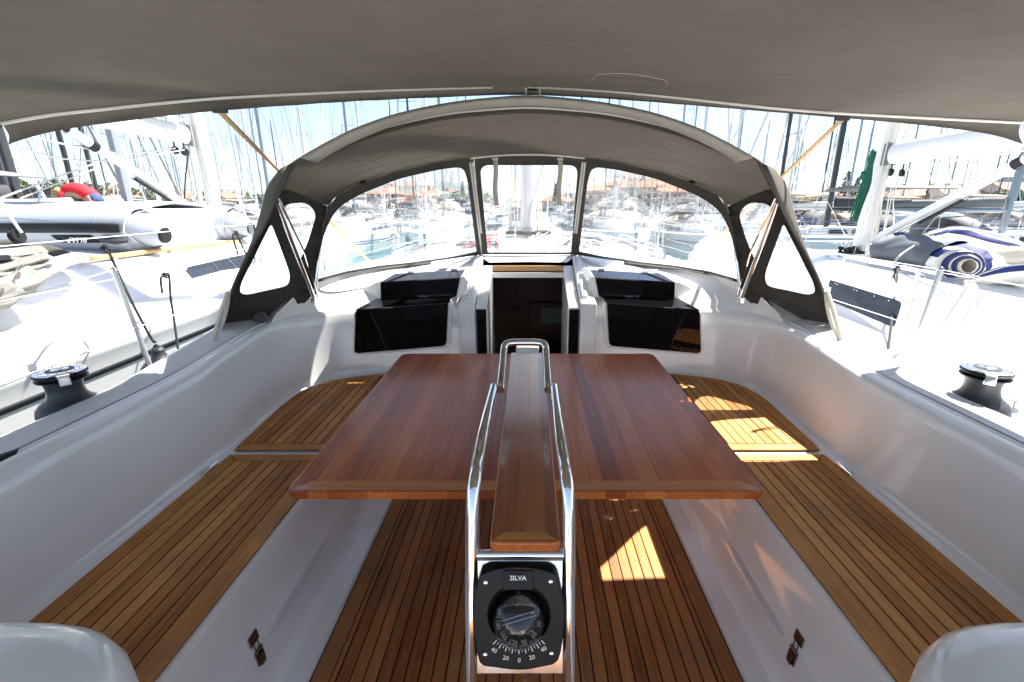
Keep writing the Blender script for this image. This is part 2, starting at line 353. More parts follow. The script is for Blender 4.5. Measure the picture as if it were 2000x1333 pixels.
def frame(o, x, y):
    x = Vector(x).normalized(); y = Vector(y); y = (y - x * y.dot(x)).normalized(); z = x.cross(y)
    M = Matrix((x, y, z)).transposed().to_4x4(); M.translation = Vector(o); return M
# ================================================================== SETTING
def structure(o, label=None): o['kind'] = 'structure'; return o
wm = bpy.data.materials.new('sea'); wm.use_nodes = True; t = wm.node_tree; b = t.nodes['Principled BSDF']
b.inputs['Base Color'].default_value = (.045, .13, .15, 1); b.inputs['Roughness'].default_value = .06
c = nd(t, 'ShaderNodeTexCoord'); mpp = nd(t, 'ShaderNodeMapping'); mpp.inputs['Scale'].default_value = (1, 1.6, 1)
n1 = nd(t, 'ShaderNodeTexNoise'); n1.inputs['Scale'].default_value = 1.6; n1.inputs['Detail'].default_value = 5
bu = nd(t, 'ShaderNodeBump'); bu.inputs['Strength'].default_value = .5; bu.inputs['Distance'].default_value = .12
t.links.new(c.outputs['Object'], mpp.inputs[0]); t.links.new(mpp.outputs[0], n1.inputs[0]); t.links.new(n1.outputs[0], bu.inputs['Height']); t.links.new(bu.outputs[0], b.inputs['Normal'])
mb = MB(); mb.box(-900, 900, -60, 150, WATER - .5, WATER); structure(mb.build('water', wm))
GRD = mat('ground', (.20, .19, .13), .95, var=.3, vscale=.03)
QUAY = mat('quay_stone', (.38, .36, .33), .9, var=.15, vscale=.5)
mb = MB(); mb.box(-3000, 3000, 150, 3500, WATER - .5, WATER + 1.1); structure(mb.build('ground', GRD))
mb = MB(); mb.box(-900, 900, 147, 150.2, WATER - .4, WATER + 1.25); structure(mb.build('quay', QUAY, bevel=.05))
mb = MB(); mb.box(-60, 60, -14, -4.6, WATER - .5, WATER + .9); structure(mb.build('quay', QUAY, bevel=.05))  # unseen quay astern, added to bounce sunlight into the cockpit
HILL = mat('far_hill', (.20, .21, .20), .95, var=.2, vscale=.01)
for (cx, cy, rx, ry, h) in ((560, 640, 95, 60, 27), (700, 900, 300, 120, 22), (-600, 900, 420, 150, 28), (-60, 1200, 500, 150, 14)):
    mb = MB(); rows = []
    for i in range(9):
        f = i / 8; rows.append([(cx + rx * (1 - f) * math.cos(a) * (1 + .1 * math.sin(3 * a + cx)), cy + ry * (1 - f) * math.sin(a), h * (math.sin(f * math.pi / 2) ** 1.2) * (1 + .12 * math.sin(5 * a + f * 4)) + WATER + 1) for a in [2 * math.pi * k / 28 for k in range(28)]])
    mb.grid(rows, cu=True); structure(mb.build('hill', HILL))

# ================================================================== OUR YACHT
Y0 = -1.3
yacht = thing('sailing_yacht', 'white sailing yacht whose teak-laid cockpit fills the foreground between two neighbours', 'sailing yacht', (0, 0, WATER))
def both(fn, *a, **k):
    fn(1, *a, **k); fn(-1, *a, **k)
# --- cockpit moulding: footwell sides, bench tops, coamings, bulkhead
PATH = [(1.305, Y0), (1.305, .6), (1.305, 1.2), (1.31, 1.8), (1.325, 2.1), (1.335, 2.3), (1.325, 2.45), (1.28, 2.57), (1.20, 2.65), (1.10, 2.70), (.97, 2.745), (.80, 2.79), (.60, 2.83), (.44, 2.86)]
COAM = [(0, .45), (.028, .449), (.040, .458), (.052, .49), (.085, .62), (.118, .745), (.127, .776), (.140, .797), (.17, .803)]
BULK = [(0, .45), (.030, .449), (.040, .458), (.046, .49), (.058, .66), (.066, .80), (.072, .845), (.084, .872), (.105, .882)]
def path_at():
    P = smooth_path([(x, y, 0) for x, y in PATH], 5); out = []
    for i, p in enumerate(P):
        d = (P[min(i + 1, len(P) - 1)] - P[max(i - 1, 0)]).normalized(); n = Vector((d.y, -d.x, 0))
        out.append((p, n))
    return out
PP = path_at(); TOPS = []
rows = []
for p, n in PP:
    w_ = min(1, max(0, (p.y - 1.7) / .95)); w_ = w_ * w_ * (3 - 2 * w_)
    row = [(.700, p.y if p.x > .86 else p.y, -.004)]
    row = []
    for (o1, z1), (o2, z2) in zip(COAM, BULK):
        o = o1 * (1 - w_) + o2 * w_; z = z1 * (1 - w_) + z2 * w_; row.append(Vector((p.x + n.x * o, p.y + n.y * o, z)))
    rows.append(row); TOPS.append(row[-1])
mb = MB(); mb.grid(rows, flip=True)
# bench top under the teak, footwell side with ledge
FW = [(1.312, .4495), (.846, .4495), (.838, .445), (.834, .43), (.826, .33), (.818, .232), (.8165, .230), (.815, .226), (.8135, .222), (.800, .08), (.792, .045), (.785, .034), (.74, .030), (.716, .028), (.712, .020), (.712, -.01)]
mb.grid([[(x, y, z) for x, z in FW] for y in (Y0, .4, 1.2, 2.0, 2.83)], smooth=True)
mb.add([(1.312, 2.4, .4494), (.846, 2.4, .4494), (.40, 2.90, .4494), (1.0, 2.76, .4494), (1.2, 2.66, .4494), (1.3, 2.5, .4494)], [(0, 1, 2, 3, 4, 5)])
mb.add([(.84, 2.80, .45), (.34, 2.88, .45), (.34, 2.88, -.05), (.84, 2.80, -.05)], [(0, 1, 2, 3)])
mb.join(mb.mirror()); mb.build('cockpit_moulding', GEL, yacht, sharp=50)
# --- coaming tops and side decks, hull
def zc(y): return .806 + max(0, min(1, (y - 1.7) / 1.0)) * .12
TOPC = [p for p in TOPS if p.y < 2.50 and p.x > 1.3]
mb = MB(); rows = []
for p in TOPC:
    xo = 1.665; z = zc(p.y); rows.append([p, Vector((p.x + .012, p.y, p.z + .002)), Vector((p.x + .016, p.y, p.z - .004)), Vector((p.x + .024, p.y, p.z - .004)), Vector((p.x + .028, p.y, p.z + .004)), Vector((xo - .02, p.y, z)), Vector((xo, p.y, z - .006)), Vector((xo + .012, p.y, z - .03)), Vector((xo + .03, p.y, .64)), Vector((xo + .06, p.y, .60)), Vector((2.06, p.y, .575)), Vector((2.08, p.y, .60)), Vector((2.12, p.y, .60)), Vector((2.14, p.y, .56)), Vector((2.13, p.y, .1)), Vector((2.0, p.y, -.7)), Vector((1.8, p.y, -1.3))])
mb.grid(rows, flip=True); mb.build('side_deck', GEL, yacht, sharp=45); mb.mirror().build('side_deck', GEL, yacht, sharp=45)
rows = []
for p in TOPC:
    z = zc(p.y); rows.append([Vector((p.x + .034, p.y, p.z + .0075)), Vector((1.635, p.y, z + .003))])
for rws in [rows] + [[[(1.78, y, .602), (2.02, y, .588)] for y in (yy, yy + 1.0)] for yy in (-1.3, -.2, .9, 2.0)]:
    mb = MB(); mb.grid(rws, flip=True); mb.build('nonslip_panel', GELN, yacht); mb.mirror().build('nonslip_panel', GELN, yacht)
# --- coachroof between the bulkhead and the windscreen foot, then forward
WB = [at(610, 549, y=2.78), at(645, 540, y=2.9), at(677, 532, y=3.02), at(743, 521, y=3.22), at(810, 514, y=3.38), at(880, 504, y=3.5), at(933, 498, y=3.57)]
WBR = [mir(p) for p in WB]
TB = [p for p in TOPS if p.y >= 2.45 or p.x < 1.3]
wb = resamp(WBR, len(TB)); rows = []
for i, (p, q) in enumerate(zip(TB, wb)):
    a = p.lerp(q, .12); b_ = p.lerp(q, .5); c_ = p.lerp(q, .82)
    a.z += .02; b_.z += .015; rows.append([p, a, b_, c_, q, q + Vector((.01, .12, -.02))])
mb = MB(); mb.grid(rows, flip=True)
# outer shoulder joining the coaming top to the coachroof
e = TB[0]; o0 = Vector((1.665, e.y, zc(e.y)))
mb.grid([[e, o0, Vector((1.70, e.y, .62))], [WBR[0].lerp(e, .5) + Vector((.02, 0, .02)), Vector((1.60, 2.68, .93)), Vector((1.72, 2.7, .63))], [WBR[0] + Vector((.02, .04, -.01)), Vector((1.52, 2.95, .95)), Vector((1.70, 2.95, .63))]], flip=True)
def bhw(y): return 2.1 if y < 5 else max(.05, 2.1 * (1 - ((y - 5) / 6.6) ** 2.1))
rows = []
for y in (2.5, 2.7, 2.95, 3.3, 3.7, 4.3, 5, 6, 7, 8, 9, 10, 10.8, 11.5):
    k = max(0, (y - 7.5) / 3.5); top = max(.78 + .01 * y, 1.13 - .015 * (y - 3) - .3 * k); B = bhw(y); kk = B / 2.1
    sh = .62 + .012 * y
    if y < 3.6: prof = [(1.50 if y < 2.9 else 1.35, .93 if y < 2.9 else 1.03), (1.62, .86), (1.70, .64), (1.74, .60)]
    else: prof = [(0, top), (.6 * kk, top - .015), (1.1 * kk, top - .06), (1.35 * kk, top - .14), (1.5 * kk, sh + .02)]
    if y < 3.6: prof = [(1.30, .95)] + prof
    prof += [(B - .06, sh - .02), (B - .05, sh + .01), (B, sh + .01), (B + .03, sh - .04), (B + .02, .1), (B * .93, -.7), (B * .8, -1.3)]
    rows.append([Vector((x, y, z)) for x, z in prof])
mb.grid(rows[4:], flip=True)
mb.grid([r[1:] for r in rows[:4]] + [[Vector((r.x, 3.7, r.z)) for r in [Vector((1.3, 0, 1.04)), Vector((1.5, 0, .95)), Vector((1.62, 0, .74)), Vector((1.66, 0, .66))]] + rows[4][5:]], flip=True)
# roof forward of windscreen foot
q = WBR; rows = [[p + Vector((0, .0, -.001)) for p in q], [Vector((p.x, 3.72, 1.12 - .07 * (p.x / 1.3) ** 2)) for p in q]]
mb.grid(rows)
# recess lip beside the companionway
mb.join(mb.mirror()); mb.build('coachroof', GEL, yacht, sharp=40)
# hatch garage in front of the companionway (centre)
gl_ = at(958, 517, y=3.45); g0 = WB[-1]
mb = MB(); X1 = -g0.x; X2 = -gl_.x
mb.grid([[(-X1, g0.y, g0.z), (0, g0.y + .03, g0.z + .006), (X1, g0.y, g0.z)], [(-X2 - .01, gl_.y, gl_.z + .015), (0, gl_.y, gl_.z + .02), (X2 + .01, gl_.y, gl_.z + .015)]], flip=True)
mb.grid([[(-X1, g0.y, g0.z), (0, g0.y + .03, g0.z + .006), (X1, g0.y, g0.z)], [(-X1, 3.75, 1.115), (0, 3.75, 1.125), (X1, 3.75, 1.115)]])
mb.build('hatch_garage', GEL, yacht)
lin0 = at(962, 519, y=3.42); lin1 = at(962, 530, y=3.42)
mb = MB(); mb.box(lin0.x, -lin0.x, 3.40, 3.43, lin1.z, lin0.z); mb.build('hatch_handle', TEAKV, yacht, bevel=.008, seg=3)
l2 = at(965, 542, y=3.41)
mb = MB(); mb.box(lin0.x, -lin0.x, 3.38, 3.42, l2.z, lin1.z - .006); mb.build('sliding_hatch', GELW, yacht, bevel=.004)
# companionway cheeks
def cheek(s):
    mb = MB()
    pa = at(925, 592, y=2.86); pb = at(953, 592, y=2.86); pc = at(964, 541, y=3.38); pd = at(945, 517, y=3.42)
    i0 = abs(pb.x); o0 = abs(pa.x)
    mb.hexa([(s * .262, 2.86, .0), (s * .335, 2.86, .0), (s * .335, 3.45, .0), (s * .262, 3.45, .0)][::s], [(s * .262, 2.86, .875), (s * .335, 2.86, .875), (s * .335, 3.45, 1.07), (s * .262, 3.45, 1.07)][::s])
    mb.build('companionway_cheek', GEL, yacht, bevel=.008)
    mb = MB(); mb.hexa([(s * .338, 2.845, .0), (s * .445, 2.845, .0), (s * .445, 3.5, .0), (s * .338, 3.5, .0)][::s], [(s * .338, 2.845, .905), (s * .445, 2.845, .90), (s * .40, 3.5, 1.135), (s * .338, 3.5, 1.14)][::s])
    mb.build('companionway_coaming', GEL, yacht, bevel=.014, seg=3)
    mb = MB(); mb.hexa([(s * .352, 2.90, .90), (s * .392, 2.90, .90), (s * .388, 3.1, .96), (s * .352, 3.1, .96)][::s], [(s * .352, 2.90, .945), (s * .392, 2.90, .940), (s * .388, 3.1, 1.02), (s * .352, 3.1, 1.022)][::s])
    mb.build('slide_cover', GEL, yacht, bevel=.006)
    mb = MB(); mb.box(min(s * .268, s * .33), max(s * .268, s * .33), 2.852, 2.858, .10, .862); mb.build('washboard_channel', BLK, yacht)
    mb = MB(); mb.box(min(s * .258, s * .264), max(s * .258, s * .264), 2.85, 2.87, .0, .87); mb.build('channel_trim', WHITE, yacht)
both(cheek)
# cabin interior seen through the companionway
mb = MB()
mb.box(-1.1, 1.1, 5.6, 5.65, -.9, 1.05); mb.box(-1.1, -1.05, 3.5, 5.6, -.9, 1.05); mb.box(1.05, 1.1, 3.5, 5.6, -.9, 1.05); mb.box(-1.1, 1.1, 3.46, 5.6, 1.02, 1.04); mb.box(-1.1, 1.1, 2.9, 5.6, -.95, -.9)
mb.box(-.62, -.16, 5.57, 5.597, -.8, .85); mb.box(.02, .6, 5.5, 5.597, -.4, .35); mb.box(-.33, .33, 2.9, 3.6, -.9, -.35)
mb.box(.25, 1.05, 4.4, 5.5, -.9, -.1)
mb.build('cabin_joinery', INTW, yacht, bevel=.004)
mb = MB(); mb.box(.16, .46, 5.48, 5.496, .1, .30); mb.build('cabin_panel', mat('pale_panel', (.3, .32, .3), .5), yacht)
mb = MB(); mb.tube([(-.12, 5.55, .28), (-.12, 5.5, .28), (-.22, 5.5, .28)], .012); mb.build('door_handle', STEEL, yacht)
# --- stepped smoked acrylic boxes each side of the companionway
def pods(s):
    def A(px, py, y): p = at(px, py, y=y); p.x = abs(p.x) * s; return p
    yi, yo = 2.862, 2.745
    # lower front sheet (sits 12 mm proud of bulkhead) + top
    BR = A(873, 673, yi); BL = A(695.5, 688, yo); TR = A(877, 591, yi); TL = A(698, 604, yo)
    TL2 = A(737, 583, 2.915); TR2 = A(887, 577, 2.985)
    off = Vector((0, -.035, 0))
    front = round_poly([BL, BR, TR, TL], [.03, .03, .004, .02])
    mb = MB()
    lo = [p + off for p in front]; hi = [p + Vector((0, .02, 0)) for p in front]
    if s > 0: mb.hexa(lo[::-1], hi[::-1])
    else: mb.hexa(lo, hi)
    mb.build('screen_lower', BLK, yacht, bevel=.004)
    mb = MB(); q = [TL + off + Vector((0, .002, .003)), TR + off + Vector((0, .002, .003)), TR2, TL2]; mb.prism([p + Vector((0, 0, .001)) for p in q], (0, 0, -.008)); mb.build('screen_lid', BLKT, yacht, bevel=.0015)
    # frame moulding round the lower screen
    mb = MB(); qq = [BL + Vector((s * .02, 0, -.02)), BR + Vector((-s * .02, 0, -.02)), TR + Vector((-s * .018, 0, .004)), TL + Vector((s * .02, 0, -.004))]
    qq = round_poly(qq, .04)
    lo = [p + Vector((0, -.016, 0)) for p in qq]; hi = [p + Vector((0, .16, 0)) for p in qq]
    mb.hexa(lo[::-s], hi[::-s]); mb.build('pod_moulding', GEL, yacht, bevel=.008)
    # upper
    uBL = A(745, 588, 2.915); uBR = A(892, 580, 2.985); uTR = A(899, 542, 2.985); uTL = A(744, 552, 2.915); kTR = A(909, 528, 3.15); kTL = A(772, 536, 3.07)
    mb = MB(); fr = round_poly([uBL, uBR, uTR, uTL], [.02, .02, .002, .002]); mb.hexa([p + Vector((0, -.012, 0)) for p in fr][::-s], [p + Vector((0, .01, 0)) for p in fr][::-s]); mb.build('screen_upper', BLK, yacht, bevel=.002)
    mb = MB(); mb.prism([uTL + Vector((0, -.012, .004)), uTR + Vector((0, -.012, .004)), kTR + Vector((0, 0, .004)), kTL + Vector((0, 0, .004))], (0, 0, -.008)); mb.build('screen_hatch', BLKT, yacht, bevel=.0015)
    for f in (.22, .84):
        h = kTL.lerp(kTR, f); hb = MB(); hb.box(h.x - .022, h.x + .022, h.y - .012, h.y + .02, h.z, h.z + .014); hb.build('hinge', STEEL, yacht, bevel=.002)
    # white surround of the upper box
    mb = MB(); a0 = uBL + Vector((s * .05, .0, -.04)); a1 = uTL + Vector((s * .028, .01, .0)); a2 = kTL + Vector((s * .03, .06, .012)); a3 = kTL + Vector((s * .13, .10, -.06)); 
    mb.grid([[uBL, uTL, kTL], [a0 + Vector((s * .0, 0, .0)), a1, kTL + Vector((s * .02, .03, 0))], [uBL + Vector((s * .12, .02, -.04)), uTL + Vector((s * .14, .05, -.05)), a3]], flip=s < 0)
    b1 = uTR + Vector((-s * .022, .01, .004)); b2 = kTR + Vector((-s * .02, 0, .01))
    mb.grid([[uBR + Vector((0, -.005, 0)), uTR, kTR, kTL], [uBR + Vector((-s * .03, -.01, 0)), b1, b2, kTL + Vector((0, .08, .02))], [uBR + Vector((-s * .06, .01, -.02)), uTR + Vector((-s * .05, 0, -.03)), kTR + Vector((-s * .05, .08, .0)), kTR + Vector((0, .1, .01))]], flip=s > 0)
    mb.build('pod_surround', GEL, yacht)
    sl = MB(); m_ = uBL.lerp(uBR, .5)
    for f in (-.045, .03): sl.box(m_.x + f - .03, m_.x + f + .03, m_.y - .0145, m_.y - .012, m_.z + .018, m_.z + .022)
    sl.build('slot', GALU, yacht)
both(pods)
# --- stern behind the camera
mb = MB(); mb.box(-2.08, 2.08, -3.6, Y0 - .01, -.35, -.02); mb.box(-2.08, -1.4, -2.4, Y0 - .01, -.02, .55); mb.box(1.4, 2.08, -2.4, Y0 - .01, -.02, .55); mb.build('stern_deck', GEL, yacht, bevel=.03)
# --- teak
def seat(s):
    def P(poly): return [(s * x, y) for x, y in poly][::s]
    z = .452
    # aft hatch
    o_, i_ = 1.298, .852; ya, yb = Y0, 1.765
    mb = MB(); mb.prism([(x, y, z - .001) for x, y in P([(i_, ya), (o_, ya), (o_, yb), (i_, yb)])], (0, 0, .0025))
    mb.build('bench_caulking', CAULK, yacht)
    mb = MB(); g = .002; mi_, mo, mf = .066, .052, .05
    mb.prism([(x, y, z) for x, y in P([(i_, ya), (i_ + mi_ - g, ya), (i_ + mi_ - g, yb - mf - g), (i_, yb - mf * .2)])], (0, 0, .006))
    mb.prism([(x, y, z) for x, y in P([(o_ - mo + g, ya), (o_, ya), (o_, yb), (o_ - mo + g, yb - mf)])], (0, 0, .006))
    W_ = o_ - i_ - mi_ - mo; np_ = 8; inner = P([(i_ + mi_, ya), (o_ - mo, ya), (o_ - mo, yb - mf - g), (i_ + mi_, yb - mf - g)])
    xs = i_ + mi_ if s > 0 else -(o_ - mo)
    planks(mb, inner, xs, W_ / np_, .0055, z, .006)
    mb.build('teak_bench_lid', TEAK, yacht)
    mb = MB(); mb.prism([(x, y, z) for x, y in P([(i_, yb - mf + g), (o_ - mo - g, yb - mf + g), (o_ - g * 2, yb), (i_, yb)])], (0, 0, .006)); mb.build('teak_end_plank', TEAKX, yacht)
    # forward seat following the curved corner
    y2 = 1.80
    outer = [(p.x - .004, p.y - .004) for p, n in PP if p.y > y2 and p.x > .80]; outer = [(1.300, y2)] + outer + [(.855, outer[-1][1])]
    ins = []
    for k, (p, n) in enumerate([(p, n) for p, n in PP if p.y > y2 + .06 and p.x > .80]): ins.append((p.x - n.x * .045, p.y - n.y * .045))
    z2 = z + .004
    mb = MB(); mb.prism([(x, y, z2 - .001) for x, y in P([(i_, y2)] + outer)], (0, 0, .0025)); mb.build('bench_caulking', CAULK, yacht)
    inner = [(i_ + .06, y2 + .055), (1.26, y2 + .055)] + [q for q in ins if q[1] > y2 + .07 and q[0] > i_ + .06]
    mb = MB(); mb.prism([(x, y, z2) for x, y in P([(i_, y2 + .056), (i_ + .058, y2 + .056), (i_ + .058, 2.735), (i_, 2.75)])], (0, 0, .006)); planks(mb, P(inner), (i_ + .062) if s > 0 else -(1.29), .0435, .0055, z2, .006)
    for a, b2, c2, d2 in zip(outer[1:-1], outer[2:-1], ins, ins[1:]): pass
    OU = resamp([(x, y, 0) for x, y in outer[:-1]], 24); IN = resamp([(1.262, y2 + .045, 0)] + [(x, y, 0) for x, y in ins], 24)
    for h0, h1 in ((0, 14), (14, 23)):
        poly = [OU[k] for k in range(h0, h1 + 1)] + [IN[k] for k in range(h1, h0 - 1, -1)]
        d = (OU[h1] - IN[h1]).normalized() * 0
        k0 = 0
        for k in range(h0, h1):
            a, b2, c2, d2 = OU[k], OU[k + 1], IN[k + 1], IN[k]
            if k == 13: b2 = b2.lerp(a, .12); c2 = c2.lerp(d2, .12)
            mb.add([(s * a.x, a.y, z2 + .006), (s * b2.x, b2.y, z2 + .006), (s * c2.x, c2.y, z2 + .006), (s * d2.x, d2.y, z2 + .006)], [(0, 1, 2, 3)[::s]])
    mb.build('teak_corner_seat', TEAK, yacht, weld=True)
    mb = MB(); mb.prism([(x, y, z2) for x, y in P([(i_, y2), (1.300, y2), (1.255, y2 + .05), (i_, y2 + .05)])], (0, 0, .006)); mb.build('teak_end_plank', TEAKX, yacht)
    hb = MB(); hb.box(min(s * 1.296, s * 1.312), max(s * 1.296, s * 1.312), 1.60, 1.68, .458, .464); hb.tube([(s * 1.304, 1.59, .466), (s * 1.304, 1.69, .466)], .005); hb.build('bench_hinge', STEEL, yacht)
both(seat)
mb = MB(); mb.box(-.712, .712, Y0, 2.84, -.01, .004); mb.build('floor_caulking', CAULK, yacht)
mb = MB(); X = .705
for s in (1, -1):
    a, b2 = sorted((s * .648, s * X)); mb.box(a, b2, Y0, 2.83, .003, .010)
    a, b2 = sorted((s * .628, s * .643)); mb.box(a, b2, Y0, 2.83, .003, .010)
n = 28
for k in range(n):
    a = -.624 + k * 1.248 / n; mb.box(a + .0026, a + 1.248 / n - .0026, Y0, 2.83, .003, .010)
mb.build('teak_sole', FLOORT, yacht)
# --- locker grooves and latches in the footwell sides
def locker(s):
    mb = MB()
    P0 = Vector((s * .8145, 1.10, .222)); 
    pts = [(s * .8105, y, .203) for y in (1.11, 1.17, 1.30, 1.45, 1.52)]
    mb.tube(pts, [.004, .013, .014, .012, .004], 8); mb.build('finger_groove', GELN, yacht)
    mb = MB(); mb.box(min(s * .8165, s * .8185), max(s * .8165, s * .8185), Y0, 1.7, .2225, .2268); mb.build('locker_seam', mat('seam_shadow', (.12, .12, .13), .8), yacht)
    y = 1.052
    mb = MB()
    up = Vector((s * .012, 0, .1)).normalized(); nrm = Vector((-s, 0, .1)).normalized()
    def plate(c, hy, hz, th, m=0):
        c = Vector(c); a = Vector((0, hy, 0)); b3 = up * hz
        q = [c - a - b3, c + a - b3, c + a + b3, c - a + b3]; mb.prism(q if s < 0 else q[::-1], nrm * th, m)
    plate((s * .8195, y, .258), .020, .017, .005); plate((s * .8105, y, .190), .018, .024, .005); plate((s * .8065, y, .183), .010, .019, .007)
    mb.tube([(s * .808, y - .014, .216), (s * .808, y + .014, .216)], .0055, 8); mb.tube([(s * .811, y - .009, .216), (s * .812, y - .009, .245), (s * .812, y + .009, .245), (s * .811, y + .009, .216)], .0025, 6)
    mb.ball((s * .802, y, .172), .005); mb.build('toggle_latch', mat('antique_chrome', (.34, .32, .30), .14, metal=1), yacht, bevel=.001)
both(locker)
# --- line recess at the aft end of each coaming
def trough(s):
    mb = MB()
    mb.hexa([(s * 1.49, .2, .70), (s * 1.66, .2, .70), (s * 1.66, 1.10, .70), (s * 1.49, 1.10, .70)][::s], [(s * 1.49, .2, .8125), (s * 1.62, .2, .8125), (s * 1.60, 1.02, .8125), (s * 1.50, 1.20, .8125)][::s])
    mb.build('line_locker', mat('recess_shade', (.02, .02, .022), .8), yacht)  # solid block; the shade inside the recess is put into its near-black colour
    rp = MB()
    for k in range(4): rp.tube(smooth_path([(s * (1.52 + .03 * k), .3, .816), (s * (1.51 + .03 * k), .65, .819), (s * (1.505 + .022 * k), 1.0, .816)], 3), .0055, 6)
    o = rp.build('control_line', ROPER if s < 0 else ROPEK)
    tag(o, 'red and white control lines lying in the left coaming recess' if s < 0 else 'dark control lines lying in the right coaming recess', 'rope')
both(trough)
# --- helm consoles (white moulded pedestals, lower corners)
def console(s):
    t_ = thing('helm_console', 'rounded white helm pedestal in the lower %s corner' % ('right' if s > 0 else 'left'), 'helm pedestal', (s * .95, .45, 0), 'helm pedestals')
    mb = MB(); secs = [(-.004, .25, 0), (.30, .28, .0), (.55, .33, .02), (.70, .355, .03), (.775, .352, .03), (.805, .342, .028), (.822, .322, .024), (.830, .28, .02), (.833, .15, .01)]
    rows = []
    for z, hw, sh in secs:
        row = []
        for k in range(36):
            a = 2 * math.pi * k / 36; ca, sa = math.cos(a), math.sin(a); e_ = .55
            row.append(Vector((s * .95 + hw * math.copysign(abs(ca) ** e_, ca), .34 + (hw * .82) * math.copysign(abs(sa) ** e_, sa), z)))
        rows.append(row)
    mb.grid(rows, cu=True); mb.add(rows[-1], [tuple(range(36))], 0, True)
    mb.build('console_body', GELW, t_, sharp=60)
    mb = MB(); mb.lathe([(.001, .833), (.09, .833), (.10, .838), (.085, .85), (.02, .856), (.001, .857)], (s * 1.02, .22, 0), n=28); mb.build('compass_dome', BPL, t_)
both(console)

# ================================================================== COCKPIT TABLE
table = thing('cockpit_table', 'varnished drop-leaf cockpit table with polished steel grab rails, centre of the cockpit', 'table', (0, 1.9, 0))
ZT = .70
def leaf(s):
    xo = .705; xi = .085; y0 = at(600, 962, z=ZT).y; y1 = at(800, 691, z=ZT).y
    poly = round_poly([(s * xi, y0, ZT - .024), (s * xo, y0, ZT - .024), (s * xo, y1, ZT - .024), (s * xi, y1, ZT - .024)][::s], [.002, .045, .045, .002][::s], 6)
    mb = MB(); mb.prism(poly, (0, 0, .024)); o = mb.build('table_leaf', MAHO, table, bevel=.008, seg=4)
    bd = MB(); w = .052; e = .010
    bd.add([(s * (xi + .002), y0 + e, ZT + .0006), (s * (xo - .03), y0 + e, ZT + .0006), (s * (xo - e - .012), y0 + e + .01, ZT + .0006), (s * (xo - .06), y0 + w + .006, ZT + .0006), (s * (xi + .002), y0 + w + .006, ZT + .0006)], [(0, 1, 2, 3, 4)[::s]])
    bd.build('front_lipping', MAHX, o)
    hb = MB()
    for y in (1.5, 2.4): hb.box(min(s * .08, s * .14), max(s * .08, s * .14), y, y + .05, ZT - .03, ZT - .024)
    hb.build('leaf_hinge', STEEL, table)
    return y0, y1
y0t, y1t = leaf(1); leaf(-1)
# central board, a little higher
c0 = at(948, 1062, z=.838); c1 = at(990, 682, z=.845)
hw0, hw1 = .0735, .078; yb0 = c0.y; yb1 = 2.02
def panel_poly(ins, z): return [(-hw0 + ins, yb0 + ins, z), (hw0 - ins, yb0 + ins, z), (hw1 - ins, yb1 - ins, z + .004), (-hw1 + ins, yb1 - ins, z + .004)]
mb = MB(); mb.prism(round_poly(panel_poly(0, .816), [.018, .018, .014, .014], 6), (0, 0, .024)); cb = mb.build('centre_board', MAHE, table, bevel=.006, seg=4)
mb = MB(); z = .8408; w = .024
o4 = panel_poly(.006, z); i4 = panel_poly(.006 + w, z)
mb.add([o4[3], o4[0], i4[0], i4[3]], [(0, 1, 2, 3)]); mb.add([o4[1], o4[2], i4[2], i4[1]], [(0, 1, 2, 3)])
a, b2, c2, d2 = i4; 
for k in range(3):
    f0, f1 = k / 3, (k + 1) / 3; mb.add([Vector(a).lerp(Vector(b2), f0), Vector(a).lerp(Vector(b2), f1), Vector(d2).lerp(Vector(c2), f1), Vector(d2).lerp(Vector(c2), f0)], [(0, 1, 2, 3)])
MAHC = wood('varnished_board', ((.2, .045, .012), (.34, .10, .03), (.48, .19, .06)), (120, 3.5, 120), .3, coat=1.0, dirt=.05, bump=.03, vary=1.2)
mb.build('board_strips', MAHC, cb)
mb = MB(); mb.add([o4[0], o4[1], i4[1], i4[0]], [(0, 1, 2, 3)]); mb.build('board_end', MAHX, cb)
mb = MB(); mb.box(-.07, .07, 1.25, 2.7, .0, .67); mb.box(-.055, .055, yb0 + .05, 1.95, .67, .815); mb.build('table_pedestal', WHITE, table, bevel=.01)
# frame: two outer tubes up from the sole, bent forward, grab loop
def PD(px, py, d): return at(px, py, d=d)
DPL = .94
def outer(s):
    mx_ = lambda p: p
    px_ = [922, 922, 923, 928, 934, 949, 964] if s < 0 else [1110, 1110, 1110, 1106, 1100, 1089, 1082]
    p = [Vector((-.11 if s < 0 else .095, .60, .0)), Vector((-.11 if s < 0 else .095, .655, .30))] + [PD(a, b_, c_) for a, (b_, c_) in zip(px_, ((1230, DPL + .005), (1090, DPL + .005), (985, DPL + .01), (935, DPL + .03), (895, DPL + .10), (822, DPL + .25), (758, 1.385)))]
    q = smooth_path([mx_(v) for v in p], 6); mb = MB(); mb.tube(q, .0145, 16); mb.ball(q[-1], .0145, 8); mb.build('side_rail', STEEL, table)
    lp = PD(979, 756, 1.39) if s < 0 else PD(1073, 756, 1.39)
    mb = MB(); mb.tube([q[-1], q[-1].lerp(lp, .5), lp], .010, 10); mb.build('rail_joint', STEEL, table)
both(outer)
mx2 = []
A_ = PD(981, 762, 1.38); B_ = PD(987, 690, 1.56)
lft = [A_, A_.lerp(B_, .5), B_ ]; hx = abs(B_.x); top = PD(1000, 670, 1.585)
arc = [Vector((-hx + .004, top.y - .012, top.z - .006)), Vector((-hx + .022, top.y, top.z)), Vector((0, top.y + .002, top.z + .001))]
left = lft + arc[:2]; pts = [v + Vector((-.006, 0, 0)) for v in left + [arc[2]] + [mir(p) for p in left[::-1]]]
mb = MB(); mb.tube(smooth_path(pts, 6), .0125, 16); mb.build('grab_loop', STEEL, table)
